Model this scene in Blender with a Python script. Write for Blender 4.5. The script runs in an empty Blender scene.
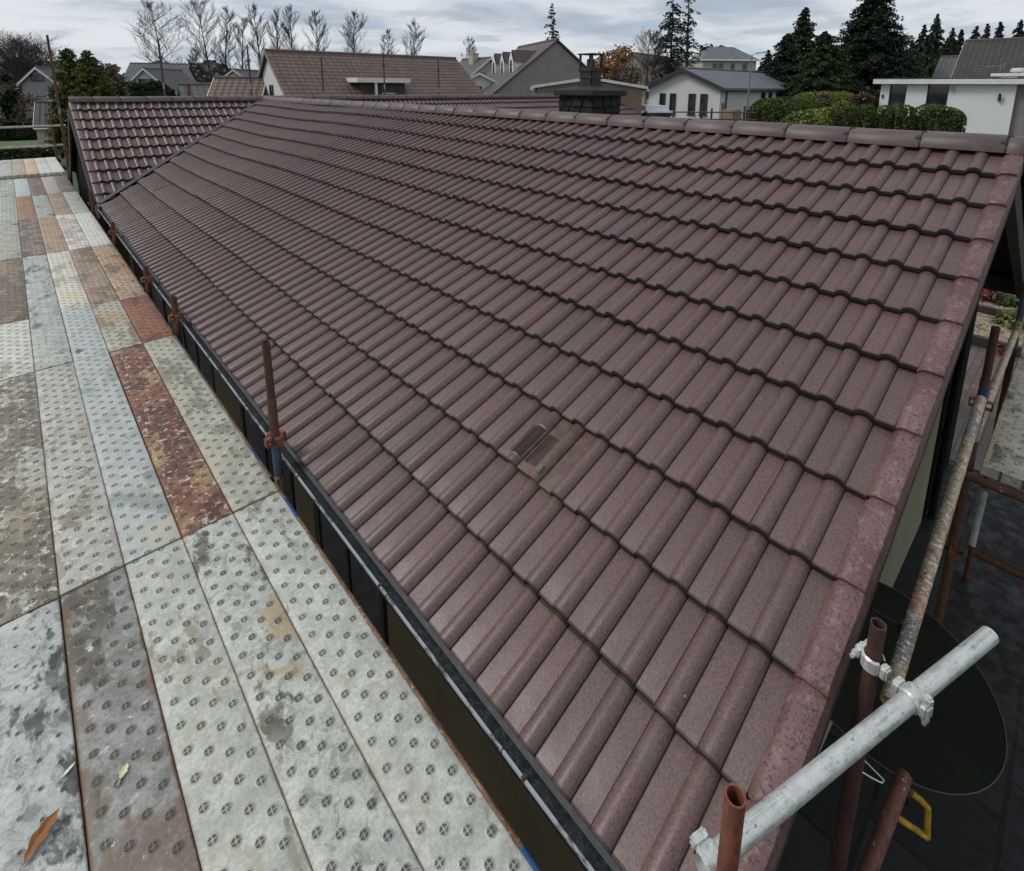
import bpy, math, random
import numpy as np
from mathutils import Vector, Matrix
random.seed(7)
SC = bpy.context.scene
COL = SC.collection
RAD = math.radians
# ------------------------------------------------------------------ survey frame
# origin: gable end of the main ridge; +Y runs along the main ridge, +X away from the walkway
CAM = np.array([-4.585, -0.3599, 0.3654])
FW = np.array([0.6751, 0.709, -0.2039]); RT = np.array([0.7253, -0.6884, 0.0079]); UP = np.array([0.1348, 0.1532, 0.979])
FL, PX, PY = 541.1, 528.63, 199.42
def at(px, py, d):
    """point at distance d (metres along the view) in the surveyed direction"""
    return CAM + (FW + RT*(px-PX)/FL - UP*(py-PY)/FL)*d
PITCH = 0.4354
GAUGE = 0.3356
TP = math.tan(PITCH)
def ss(a, b, x):
    t = min(1, max(0, (x-a)/(b-a))); return t*t*(3-2*t)
def ground_z(x, y):
    return -4.2 + 1.9*ss(12.6, 24, x)*(1-ss(45, 90, y)*.6) + 0.5*math.sin(x*.05)*ss(40, 80, abs(x)+abs(y))

# ------------------------------------------------------------------ materials
MATS = {}
class NT:
    def __init__(s, name):
        m = bpy.data.materials.new(name); m.use_nodes = True
        s.m = m; s.t = m.node_tree; s.t.nodes.clear()
        s.out = s.n('ShaderNodeOutputMaterial'); s.b = s.n('ShaderNodeBsdfPrincipled')
        s.l(s.b.outputs[0], s.out.inputs[0])
    def n(s, typ, **k):
        n = s.t.nodes.new(typ)
        for a, v in k.items(): setattr(n, a, v)
        return n
    def l(s, a, b): s.t.links.new(a, b)
    def setin(s, sock, v):
        if hasattr(v, 'is_linked') or hasattr(v, 'links'): s.l(v, sock)
        else: sock.default_value = v
    def math(s, op, a, b=None, c=None, clamp=False):
        n = s.n('ShaderNodeMath', operation=op); n.use_clamp = clamp
        for i, v in enumerate((a, b, c)):
            if v is not None: s.setin(n.inputs[i], v)
        return n.outputs[0]
    def coord(s, kind='Object'):
        return s.n('ShaderNodeTexCoord').outputs[kind]
    def mapping(s, vec, scale=(1, 1, 1), loc=(0, 0, 0)):
        n = s.n('ShaderNodeMapping'); s.l(vec, n.inputs[0]); n.inputs['Scale'].default_value = scale
        s.setin(n.inputs['Location'], loc); return n.outputs[0]
    def noise(s, vec, scale, detail=4, rough=.55, dist=0):
        n = s.n('ShaderNodeTexNoise'); s.l(vec, n.inputs['Vector']); n.inputs['Scale'].default_value = scale
        n.inputs['Detail'].default_value = detail; n.inputs['Roughness'].default_value = rough; n.inputs['Distortion'].default_value = dist
        return n.outputs['Fac']
    def vor(s, vec, scale, feature='F1', out='Distance'):
        n = s.n('ShaderNodeTexVoronoi', feature=feature); s.l(vec, n.inputs['Vector']); n.inputs['Scale'].default_value = scale
        return n.outputs[out]
    def ramp(s, fac, lo, hi, a=0., b=1.):
        n = s.n('ShaderNodeMapRange'); n.interpolation_type = 'SMOOTHSTEP'
        s.setin(n.inputs[0], fac); n.inputs[1].default_value = lo; n.inputs[2].default_value = hi
        n.inputs[3].default_value = a; n.inputs[4].default_value = b; return n.outputs[0]
    def mix(s, fac, a, b, mode='MIX'):
        n = s.n('ShaderNodeMix', data_type='RGBA', blend_type=mode)
        s.setin(n.inputs[0], fac)
        for i, v in ((6, a), (7, b)):
            if isinstance(v, (tuple, list)): n.inputs[i].default_value = (*v[:3], 1)
            else: s.l(v, n.inputs[i])
        return n.outputs[2]
    def bump(s, h, strength=.4, dist=.01):
        n = s.n('ShaderNodeBump'); n.inputs['Strength'].default_value = strength; n.inputs['Distance'].default_value = dist
        s.l(h, n.inputs['Height']); s.l(n.outputs[0], s.b.inputs['Normal'])
    def fin(s, col, rough=.6, metal=0., spec=None):
        if isinstance(col, (tuple, list)): s.b.inputs['Base Color'].default_value = (*col[:3], 1)
        else: s.l(col, s.b.inputs['Base Color'])
        s.setin(s.b.inputs['Roughness'], rough); s.setin(s.b.inputs['Metallic'], metal)
        if spec is not None: s.b.inputs['Specular IOR Level'].default_value = spec
        return s.m
def cached(f):
    def g(*a, **k):
        key = (f.__name__,)+a+tuple(sorted(k.items()))
        if key not in MATS: MATS[key] = f(*a, **k)
        return MATS[key]
    return g
def sc(c, k): return tuple(v*k for v in c)

@cached
def mat_plain(name, col, rough=.6, metal=0., var=.25, scale=6., bump=.15, spec=.5):
    t = NT(name); v = t.coord()
    n = t.noise(v, scale, 5, .6); n2 = t.noise(v, scale*9, 3, .6)
    c = t.mix(t.ramp(n, .3, .7), sc(col, 1-var), sc(col, 1+var))
    c = t.mix(t.ramp(n2, .35, .75, 0, .5), c, sc(col, 1-var*1.2))
    t.bump(n2, bump, .01 if bump < .5 else .03)
    return t.fin(c, rough, metal, spec)
@cached
def mat_tile(base=(.128, .074, .066), warm=(.152, .084, .070), cool=(.108, .067, .064)):
    t = NT('concrete_tile'); v = t.coord()
    at_ = t.n('ShaderNodeAttribute', attribute_name='tint'); f = at_.outputs['Fac']
    big = t.noise(v, .9, 3); mid = t.noise(v, 7, 4, .65); fine = t.noise(v, 125, 3, .8); sp = t.noise(v, 330, 1, .5)
    c = t.mix(f, cool, warm)
    c = t.mix(t.ramp(big, .35, .65, 0, .45), c, sc(base, 1.12))
    c = t.mix(t.ramp(mid, .45, .75, 0, .28), c, sc(base, .74))
    c = t.mix(t.ramp(fine, .42, .60, 0, .72), c, sc(base, .45))
    c = t.mix(t.ramp(sp, .60, .72, 0, .55), c, (.25, .18, .16))
    stk = t.noise(t.mapping(v, (1.3, 16, 1.3)), 1., 4, .7)
    c = t.mix(t.ramp(stk, .52, .74, 0, .42), c, sc(base, .55))
    c = t.mix(t.ramp(t.noise(v, 2.3, 5, .7), .60, .74, 0, .35), c, (.12, .115, .085))
    lich = t.ramp(t.vor(v, 4.3), .0, .055, 1, 0)
    c = t.mix(t.math('MULTIPLY', lich, t.ramp(mid, .5, .6)), c, (.42, .40, .35))
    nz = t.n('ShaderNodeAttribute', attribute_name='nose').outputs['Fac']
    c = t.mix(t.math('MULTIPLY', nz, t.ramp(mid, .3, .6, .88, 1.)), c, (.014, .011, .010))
    t.bump(t.math('ADD', fine, t.math('MULTIPLY', sp, .5)), .35, .002)
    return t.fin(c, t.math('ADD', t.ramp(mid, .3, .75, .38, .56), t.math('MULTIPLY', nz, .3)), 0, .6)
@cached
def mat_verge():
    t = NT('worn_verge_tile'); v = t.coord()
    f = t.noise(v, 95, 4, .75); g = t.noise(v, 5, 3); h = t.noise(v, 26, 5, .7)
    c = t.mix(t.ramp(g, .3, .7), (.120, .060, .055), (.170, .096, .088))
    c = t.mix(t.ramp(h, .5, .7, 0, .6), c, (.29, .205, .19))
    c = t.mix(t.ramp(f, .53, .60, 0, .85), c, (.05, .024, .025))
    t.bump(f, .5, .004)
    return t.fin(c, t.ramp(f, .3, .7, .35, .6), 0)
@cached
def mat_ridge():
    t = NT('ridge_tile_concrete'); v = t.coord()
    a = t.n('ShaderNodeAttribute', attribute_name='tint').outputs['Fac']
    f = t.noise(v, 150, 3, .7); g = t.noise(t.mapping(v, (3, 1.2, 3)), 4, 4, .6)
    c = t.mix(a, (.080, .056, .052), (.115, .078, .070))
    c = t.mix(t.ramp(g, .45, .7, 0, .5), c, (.17, .135, .12))
    c = t.mix(t.ramp(f, .45, .7, 0, .45), c, (.06, .045, .045))
    t.bump(f, .3, .002)
    return t.fin(c, .48)
@cached
def mat_dark(name='black_plastic', col=(.012, .013, .015), rough=.4):
    t = NT(name); v = t.coord(); n = t.noise(v, 30, 4, .7)
    return t.fin(t.mix(t.ramp(n, .5, .75), col, sc(col, 2.2)), rough)
@cached
def mat_gutter():
    t = NT('gutter_lining_wet'); v = t.coord(); n = t.noise(v, 45, 5, .75); m = t.noise(v, 160, 3, .7)
    c = t.mix(t.ramp(n, .45, .65), (.012, .016, .018), (.035, .045, .05))
    c = t.mix(t.ramp(m, .62, .72, 0, .4), c, (.09, .10, .10))
    t.bump(n, .6, .006)
    return t.fin(c, .32)
@cached
def mat_lip():
    t = NT('gutter_lip'); v = t.coord(); n = t.noise(t.mapping(v, (1, .35, 1)), 22, 5, .7)
    c = t.mix(t.ramp(n, .40, .50), (.06, .065, .07), (.34, .35, .37))
    return t.fin(c, .35)
@cached
def mat_board(name, base, base2, patch, pamt, mud, mamt, splat, samt, clover=True, seed=0., rust_edge=.4):
    """galvanised steel batten: local x across 0..w, y along"""
    t = NT(name); v = t.coord()
    w = t.mapping(v, (1, 1, 1), (seed*3.7, seed*1.3, seed))
    cl = t.noise(w, 2.6, 4, .6, .4); cm = t.noise(w, 9, 5, .65, .3); cf = t.noise(w, 60, 4, .7); cx = t.noise(w, 260, 2, .6)
    lo = t.noise(t.mapping(v, (1, .45, 1), (seed, seed*2.1, 3)), 5.5, 5, .68, .2)
    c = t.mix(t.ramp(cm, .35, .65), base, base2)
    c = t.mix(t.ramp(cf, .40, .65, 0, .45), c, sc(base, .62))
    c = t.mix(t.ramp(cx, .50, .72, 0, .35), c, sc(base2, 1.3))
    k = 1-pamt
    c = t.mix(t.math('MULTIPLY', t.ramp(cl, .25+.5*k, .32+.5*k), t.ramp(cf, .25, .55, .45, 1)), c, patch)
    k = 1-mamt
    mask_m = t.math('MULTIPLY', t.ramp(lo, .27+.5*k, .33+.5*k), t.ramp(cm, .3, .6, .5, 1))
    c = t.mix(mask_m, c, mud)
    gr = t.noise(t.mapping(v, (1, .8, 1), (seed*2, seed, 0)), 15, 6, .8, .6)
    c = t.mix(t.ramp(gr, .50, .60, 0, .55), c, sc(mud, 1.5))
    # cement splashes
    n3 = t.noise(t.mapping(v, (1, 1, 1), (seed*5, 9, seed)), 24, 5, .75, .5); k = 1-samt
    c = t.mix(t.math('MULTIPLY', t.ramp(n3, .30+.45*k, .37+.45*k), .85), c, splat)
    # punched anti-slip pattern: staggered grid 50 x 100 mm
    sep = t.n('ShaderNodeSeparateXYZ'); t.l(v, sep.inputs[0])
    col = t.math('DIVIDE', t.math('SUBTRACT', sep.outputs[0], .0135), .05)
    ci = t.math('FLOOR', col); fx = t.math('MULTIPLY', t.math('SUBTRACT', t.math('FRACT', col), .5), .05)
    off = t.math('MULTIPLY', t.math('MODULO', ci, 2.), .5)
    row = t.math('ADD', t.math('DIVIDE', sep.outputs[1], .1), off)
    fy = t.math('MULTIPLY', t.math('SUBTRACT', t.math('FRACT', row), .5), .1)
    r = t.math('SQRT', t.math('ADD', t.math('MULTIPLY', fx, fx), t.math('MULTIPLY', fy, fy)))
    inside = t.math('MULTIPLY', t.math('GREATER_THAN', sep.outputs[0], .0135), t.math('LESS_THAN', sep.outputs[0], .2135))
    if clover:
        ax = t.math('ABSOLUTE', fx); ay = t.math('ABSOLUTE', fy)
        mn = t.math('MINIMUM', ax, ay)
        hole = t.math('MULTIPLY', t.ramp(r, .0115, .0135, 1, 0), t.ramp(mn, .0012, .0028))
        hole = t.math('MULTIPLY', hole, t.ramp(r, .003, .006))
        dome = t.ramp(r, .012, .020, 1, 0); depth = .88
        halo = t.ramp(r, .010, .021, 1, 0)
    else:
        hole = t.ramp(r, .0045, .0062, 1, 0); dome = t.ramp(r, .006, .012, 1, 0); depth = .93
        halo = t.ramp(r, .006, .012, .7, 0)
    hole = t.math('MULTIPLY', hole, inside); dome = t.math('MULTIPLY', dome, inside); halo = t.math('MULTIPLY', halo, inside)
    c = t.mix(t.math('MULTIPLY', halo, t.ramp(cm, .35, .65, .22, .75)), c, sc(mud, 1.1))
    c = t.mix(t.math('MULTIPLY', hole, t.ramp(cf, .35, .6, depth*.75, depth)), c, (.05, .048, .04))
    # rust creeping in from the long edges
    ed = t.math('MINIMUM', sep.outputs[0], t.math('SUBTRACT', .2265, sep.outputs[0]))
    e = t.math('MULTIPLY', t.ramp(t.math('ADD', ed, t.math('MULTIPLY', t.math('SUBTRACT', cm, .5), .03)), .001, .009, 1, 0), rust_edge)
    c = t.mix(e, c, (.16, .065, .03))
    h = t.math('ADD', t.math('MULTIPLY', dome, .8), t.math('MULTIPLY', cf, .25))
    h = t.math('SUBTRACT', h, hole)
    t.bump(h, .75, .004)
    wet = t.ramp(lo, .45, .62, .68, .42)
    return t.fin(c, wet, t.ramp(cm, .3, .7, .12, .0), .4)
@cached
def mat_rust(name='rusty_steel', a=(.085, .036, .024), b=(.16, .06, .03), c_=(.035, .02, .016), k=0.):
    t = NT(name); v = t.mapping(t.coord(), (1, 1, .45)); n = t.noise(v, 14, 5, .7, .3); f = t.noise(v, 90, 4, .7)
    c = t.mix(t.ramp(n, .35, .62), a, b); c = t.mix(t.ramp(f, .5, .68, 0, .8), c, c_)
    if k: c = t.mix(t.ramp(t.noise(v, 26, 4, .8), .68-k, .71-k), c, (.62, .58, .52))
    t.bump(f, .5, .003)
    return t.fin(c, .7, .15)
@cached
def mat_galv(name='galvanised_tube'):
    t = NT(name); v = t.coord(); n = t.noise(v, 26, 5, .65); f = t.vor(v, 150, out='Color'); s_ = t.noise(t.mapping(v, (1, 1, .12)), 90, 3, .6)
    c = t.mix(t.ramp(n, .35, .65), (.54, .56, .53), (.64, .66, .62))
    c = t.mix(t.ramp(s_, .48, .68, 0, .6), c, (.28, .30, .28))
    c = t.mix(t.ramp(t.noise(t.mapping(v, (1, 1, .5)), 75, 5, .85), .60, .63, 0, .85), c, (.09, .10, .07))
    c = t.mix(t.ramp(t.noise(t.mapping(v, (1, 1, 3)), 60, 3, .8, .8), .60, .62, 0, .6), c, (.80, .81, .78))
    t.bump(n, .15, .003)
    return t.fin(c, t.ramp(n, .3, .7, .30, .48), .45)
@cached
def mat_splat_tube():
    t = NT('paint_splattered_tube'); v = t.coord(); sp = t.n('ShaderNodeSeparateXYZ'); t.l(v, sp.inputs[0])
    n = t.noise(v, 30, 5, .75, .6); f = t.noise(v, 75, 4, .7, 1.); z = sp.outputs[2]; g = t.noise(v, 7, 3, .6)
    zz = t.math('ADD', z, t.math('MULTIPLY', t.math('SUBTRACT', g, .5), .10))
    c = t.mix(t.ramp(n, .35, .65), (.30, .21, .125), (.48, .37, .23))
    band1 = t.math('MULTIPLY', t.ramp(zz, .12, .15), t.ramp(zz, .30, .33, 1, 0))
    c = t.mix(t.math('MULTIPLY', band1, t.ramp(f, .3, .65)), c, (.11, .125, .15))
    band2 = t.math('MULTIPLY', t.ramp(zz, .33, .36), t.ramp(zz, .50, .56, 1, 0))
    c = t.mix(t.math('MULTIPLY', band2, t.ramp(f, .3, .6)), c, (.42, .20, .13))
    band3 = t.math('MULTIPLY', t.ramp(zz, 1.42, 1.46), t.ramp(zz, 1.60, 1.64, 1, 0))
    c = t.mix(t.math('MULTIPLY', band3, t.ramp(f, .35, .6)), c, (.20, .25, .28))
    c = t.mix(t.ramp(t.noise(t.mapping(v, (1, 1, 1.8)), 34, 3, .6, 1.5), .55, .58), c, (.66, .62, .55))
    c = t.mix(t.ramp(t.noise(v, 17, 5, .8, 1.), .54, .60, 0, .7), c, (.13, .085, .05))
    c = t.mix(t.ramp(t.noise(v, 110, 2, .6), .64, .67), c, (.05, .04, .035))
    t.bump(n, .5, .004)
    return t.fin(c, .55, .1)
@cached
def mat_band_post(z0=0., flip=0):
    """steel standard with worn blue and cream paint bands; z0 = zone where the blue starts (object space)"""
    t = NT('painted_standard'); v = t.coord(); sp = t.n('ShaderNodeSeparateXYZ'); t.l(v, sp.inputs[0]); z = sp.outputs[2]
    n = t.noise(v, 28, 5, .75); g = t.noise(v, 10, 3)
    zz = t.math('ADD', z, t.math('MULTIPLY', t.math('SUBTRACT', g, .5), .03))
    c = t.mix(t.ramp(n, .35, .62), (.07, .034, .022), (.13, .055, .03))
    b = t.math('MULTIPLY', t.ramp(zz, z0-.20, z0-.19), t.ramp(zz, z0, z0+.01, 1, 0))
    c = t.mix(t.math('MULTIPLY', b, t.ramp(n, .40, .52)), c, (.035, .075, .12))
    b2 = t.math('MULTIPLY', t.ramp(zz, z0-.36, z0-.35), t.ramp(zz, z0-.20, z0-.19, 1, 0))
    c = t.mix(t.math('MULTIPLY', b2, t.ramp(n, .42, .5)), c, (.34, .27, .17))
    t.bump(n, .5, .003)
    return t.fin(c, .65, .1)
@cached
def mat_roof_far(name, c1, c2, vs=.33, us=.30, gap=.16, line=.35):
    t = NT(name); uv = t.coord('UV'); sp = t.n('ShaderNodeSeparateXYZ'); t.l(uv, sp.inputs[0]); u, v = sp.outputs[0], sp.outputs[1]
    fv = t.math('FRACT', t.math('DIVIDE', v, vs)); fu = t.math('FRACT', t.math('DIVIDE', u, us))
    o = t.coord(); n = t.noise(o, 1.3, 4, .6); f = t.noise(o, 9, 4, .7)
    cell = t.n('ShaderNodeTexWhiteNoise', noise_dimensions='2D')
    cb = t.n('ShaderNodeCombineXYZ'); t.l(t.math('FLOOR', t.math('DIVIDE', v, vs)), cb.inputs[0]); t.l(t.math('FLOOR', t.math('DIVIDE', u, us)), cb.inputs[1])
    t.l(cb.outputs[0], cell.inputs['Vector'])
    c = t.mix(t.ramp(n, .3, .7), c1, c2)
    c = t.mix(t.math('MULTIPLY', cell.outputs[0], .5), c, sc(c2, 1.35))
    c = t.mix(t.ramp(f, .45, .7, 0, .5), c, sc(c1, .6))
    c = t.mix(t.math('MULTIPLY', t.math('GREATER_THAN', fv, 1-gap), .8), c, sc(c1, line))
    c = t.mix(t.math('MULTIPLY', t.math('GREATER_THAN', fu, .8), .5), c, sc(c1, .5))
    hgt = t.math('ADD', fv, t.math('MULTIPLY', t.math('SINE', t.math('MULTIPLY', fu, 6.283)), .4))
    t.bump(hgt, .6, .03)
    return t.fin(c, .6)
@cached
def mat_leaf(name, c1, c2, c3=None, rough=.55):
    t = NT(name); g = t.n('ShaderNodeNewGeometry'); r = g.outputs['Random Per Island']; o = t.coord(); n = t.noise(o, 1.1, 3, .6)
    c = t.mix(r, c1, c2)
    if c3: c = t.mix(t.ramp(n, .45, .65, 0, .75), c, c3)
    return t.fin(c, rough, 0, .25)
@cached
def mat_hedge(name, dark, light):
    t = NT(name); o = t.coord(); g = t.n('ShaderNodeNewGeometry'); r = g.outputs['Random Per Island']
    n = t.noise(o, 2.2, 4, .6); c = t.mix(r, dark, light); c = t.mix(t.ramp(n, .4, .65, 0, .6), c, sc(light, 1.1))
    return t.fin(c, .6, 0, .2)
@cached
def mat_glass(name='window_glass', col=(.015, .018, .02)):
    t = NT(name); v = t.coord(); n = t.noise(v, 1.5, 3)
    return t.fin(t.mix(t.ramp(n, .4, .65), col, sc(col, 2.5)), .08, 0, .7)
@cached
def mat_render_wall(name, col, stain=.3):
    t = NT(name); v = t.coord(); n = t.noise(v, 45, 4, .7); m = t.noise(v, 1.2, 4, .6); w = t.noise(t.mapping(v, (2.5, 2.5, .35)), 3, 4, .6)
    c = t.mix(t.ramp(m, .35, .7), col, sc(col, 1-stain*.5)); c = t.mix(t.ramp(w, .5, .75, 0, stain), c, sc(col, .55))
    c = t.mix(t.ramp(n, .5, .7, 0, .25), c, sc(col, .6)); t.bump(n, .5, .02)
    return t.fin(c, .85)

# ------------------------------------------------------------------ mesh helpers
class MB:
    def __init__(s): s.v = []; s.f = []; s.t = None; s.uv = None; s.tint = []
    def add(s, vs, fs, tint=None):
        k = len(s.v); s.v += [tuple(map(float, p)) for p in vs]; s.f += [tuple(i+k for i in f) for f in fs]
        s.tint += [0.5 if tint is None else tint]*len(fs)
        return s
    def box(s, a, b, M=None, tint=None):
        x0, y0, z0 = a; x1, y1, z1 = b
        P = [(x0, y0, z0), (x1, y0, z0), (x1, y1, z0), (x0, y1, z0), (x0, y0, z1), (x1, y0, z1), (x1, y1, z1), (x0, y1, z1)]
        if M is not None: P = [tuple(M @ Vector(p)) for p in P]
        return s.add(P, [(0, 3, 2, 1), (4, 5, 6, 7), (0, 1, 5, 4), (1, 2, 6, 5), (2, 3, 7, 6), (3, 0, 4, 7)], tint)
    def bbox(s, a, b, bv=.01, M=None):
        """bevelled box: chamfer all edges by a convex hull of 24 points"""
        import bmesh
        bm = bmesh.new(); c = [(a[i]+b[i])/2 for i in range(3)]; h = [abs(b[i]-a[i])/2 for i in range(3)]
        bmesh.ops.create_cube(bm, size=1)
        for v in bm.verts: v.co = Vector([c[i]+v.co[i]*2*h[i] for i in range(3)])
        bmesh.ops.bevel(bm, geom=list(bm.edges), offset=min(bv, min(h)*.8), segments=2, affect='EDGES')
        if M is not None: bm.transform(M)
        bm.verts.index_update()
        s.add([v.co[:] for v in bm.verts], [tuple(v.index for v in f.verts) for f in bm.faces]); bm.free(); return s
    def tube(s, a, b, r0, r1=None, n=12, caps=True, wall=None, tint=None):
        a = Vector(a); b = Vector(b); r1 = r0 if r1 is None else r1
        d = (b-a).normalized(); u = d.cross(Vector((.31, .17, .93) if abs(d.z) < .9 else (1, 0, 0))).normalized(); w = d.cross(u)
        V = []
        for p, r in ((a, r0), (b, r1)):
            V += [p+(u*math.cos(2*math.pi*i/n)+w*math.sin(2*math.pi*i/n))*r for i in range(n)]
        F = [(i, (i+1) % n, n+(i+1) % n, n+i) for i in range(n)]
        if wall:
            ri = wall
            for p in (a, b): V += [p+(u*math.cos(2*math.pi*i/n)+w*math.sin(2*math.pi*i/n))*ri for i in range(n)]
            for i in range(n):
                j = (i+1) % n
                F += [(2*n+j, 2*n+i, 3*n+i, 3*n+j), (i, 2*n+i, 2*n+j, j), (n+j, 3*n+j, 3*n+i, n+i)]
        elif caps: F += [tuple(range(n))[::-1], tuple(range(n, 2*n))]
        return s.add(V, F, tint)
    def path(s, pts, r, n=8):
        for a, b in zip(pts[:-1], pts[1:]): s.tube(a, b, r, n=n)
        return s
    def quads(s, C, U, W):
        """numpy arrays of centres and half-axes"""
        P = np.stack([C-U-W, C+U-W, C+U+W, C-U+W], 1).reshape(-1, 3); k = len(s.v)
        s.v += [tuple(p) for p in P.tolist()]
        s.f += [(k+4*i, k+4*i+1, k+4*i+2, k+4*i+3) for i in range(len(C))]; s.tint += [.5]*len(C); return s
    def build(s, name, mat, parent=None, origin=None, smooth=False, uv=None):
        me = bpy.data.meshes.new(name); V = s.v
        if origin is not None: V = [(x-origin[0], y-origin[1], z-origin[2]) for x, y, z in V]
        me.from_pydata(V, [], s.f); me.update()
        if mat: me.materials.append(mat)
        a = me.attributes.new('tint', 'FLOAT', 'FACE'); a.data.foreach_set('value', s.tint)
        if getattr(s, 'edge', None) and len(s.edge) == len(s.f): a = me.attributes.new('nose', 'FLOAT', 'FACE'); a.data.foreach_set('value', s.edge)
        if uv is not None:
            l = me.uv_layers.new(name='UVMap'); flat = []
            for f in s.f:
                for i in f: flat += uv[i]
            l.data.foreach_set('uv', flat)
        if smooth:
            me.polygons.foreach_set('use_smooth', [True]*len(me.polygons))
        o = bpy.data.objects.new(name, me); COL.objects.link(o)
        if origin is not None: o.location = origin
        if parent is not None:
            o.parent = parent
            pl = parent.location; q = parent
            off = Vector((0, 0, 0))
            while q is not None: off += q.location; q = q.parent
            o.location = Vector(origin if origin is not None else (0, 0, 0))-off
        return o
def smooth_angle(o, ang=35):
    me = o.data; me.polygons.foreach_set('use_smooth', [True]*len(me.polygons)); me.set_sharp_from_angle(angle=RAD(ang)); return o
def tag(o, label=None, cat=None, group=None, kind=None):
    if label: o['label'] = label
    if cat: o['category'] = cat
    if group: o['group'] = group
    if kind: o['kind'] = kind
    return o
def empty(name, loc, label, cat, group=None):
    e = bpy.data.objects.new(name, None); COL.objects.link(e); e.location = loc; e.empty_display_size = .2
    return tag(e, label, cat, group)

# ================================================================== MAIN BUNGALOW
house = empty('bungalow', (0, 5, -4.2), 'long bungalow under wet dark red-brown interlocking roof tiles beside the scaffold walkway', 'house')
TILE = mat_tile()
def prof(u):
    """double-roman profile height for u in 0..1 (one roll period); roll 0.50..1.0, joint groove on its low side"""
    if u < .490: return 0.001*math.sin(u/.49*math.pi)
    if u < .505: return -.004
    if u < .515: return .008
    if u > .985: return .0015
    t = (u-.515)/.47
    return .009*(1-t)+.006*t+.022*math.sin(math.pi*t)**.7
US = [0, .03, .25, .487, .4905, .5045, .506, .516, .545, .59, .65, .72, .79, .86, .92, .962, .984, .9865, .999]
def tiled_roof(name, fn, ncourse, gauge, period, nper, clip, top_off=0., seed=1, parent=None, mat=None, flip=False, detail=True, sag=None, skip=None):
    """fn(s, y) -> (x,y,z),normal : s down the slope; clip(s,y) keep test on tile centre; returns object"""
    rnd = random.Random(seed); mb = MB(); mb.edge = []; us = US if detail else US[::2]+[US[-1]]
    for k in range(ncourse):
        row_j = rnd.uniform(-.004, .004)
        for j in range(nper):
            if (j % 2) == 0:
                tint = min(1, max(0, rnd.gauss(.5, .27))); lift = rnd.uniform(-.0015, .003); slip = rnd.gauss(0, .003); tilt = rnd.gauss(0, .0022)
            s0, s1 = k*gauge-.01, (k+1)*gauge+slip+row_j*.4
            if k == ncourse-1: s1 = (k+1)*gauge+slip*.5
            ss_ = [s0+.0, s0+.016, s0+.12, s1-.009, s1-.002, s1, s1-.001, s1-.022]
            hs = [.002, .0045, .0145, .040, .0385, .031, .012, .010]
            es = [0, 0, .15, .8, 1., 1.]
            grid = []; keep = False
            yy = [(j+u)*period for u in us]
            if not clip((s0+s1)/2, yy[len(yy)//2]): 
                if not (clip(s0+.02, yy[0]) or clip(s0+.02, yy[-1]) or clip(s1, yy[0]) or clip(s1, yy[-1])): continue
            notch = -.0035 if (j % 2) == 1 else 0
            V = []
            for s, h in zip(ss_, hs):
                for u, y in zip(us, yy):
                    p, n = fn(s, y); hh = h+lift+prof(u)+tilt*(u-.5)
                    if u > .98: hh += notch if notch else 0.
                    if sag: hh += sag(s, y)
                    V.append((p[0]+n[0]*hh, p[1]+n[1]*hh, p[2]+n[2]*hh))
            for u, y in zip(us, yy):   # lip bottom
                p, n = fn(s1-.024, y); hh = -.006
                if sag: hh += sag(s1, y)
                V.append((p[0]+n[0]*hh, p[1]+n[1]*hh, p[2]+n[2]*hh))
            m = len(us); F = []
            for a in range(len(ss_)):
                for b in range(m-1):
                    q = (a*m+b, a*m+b+1, (a+1)*m+b+1, (a+1)*m+b)
                    F.append(q if flip else q[::-1])
            if skip and (k, j) in skip: skip[(k, j)] = (V, F, tint); continue
            mb.add(V, F, tint)
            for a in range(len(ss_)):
                for b in range(m-1): mb.edge.append(.85 if a == 0 else 0 if a < 3 else (1. if a >= 4 else .7))  # dark tile noses; strip under each nose painted dark for lap shadow and dirt
    return mb
def bisect_obj(o, co, no):
    """cut away the side the normal points to (world = object coordinates here)"""
    import bmesh
    bm = bmesh.new(); bm.from_mesh(o.data)
    bmesh.ops.bisect_plane(bm, geom=bm.verts[:]+bm.edges[:]+bm.faces[:], plane_co=co, plane_no=no, clear_outer=True, dist=1e-5)
    bm.to_mesh(o.data); bm.free()
cP, sP = math.cos(PITCH), math.sin(PITCH)
OFF = -.022   # tile datum below the surveyed nose line
YJ, YE = 13.81, 11.15          # main ridge meets cross ridge; valley foot
def left_fn(s, y): return (-s*cP, y, -s*sP+OFF), (-sP, 0, cP)
def valley_y(s): return YJ-(YJ-YE)*(s*cP)/3.655
def sagf(s, y):
    return .012*math.sin(y*.9+s*.7)*ss(2, 5, y)+.028*ss(9.6, 12.8, y)-.012*math.exp(-((y-10.2)/1.1)**2)
left_clip = lambda s, y: y < valley_y(s)+.03 and y > .04
P0 = .034
def lf(s, y): return left_fn(s, y+P0)
VSKIP = {(9, 7): None, (9, 8): None}
mb = tiled_roof('r', lf, 12, GAUGE, .15, 93, lambda s, y: y+P0 < valley_y(s)+.05, seed=3, skip=VSKIP, sag=lambda s, y: sagf(s, y+P0))
roofL = mb.build('roof_slope', TILE, house)
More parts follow.
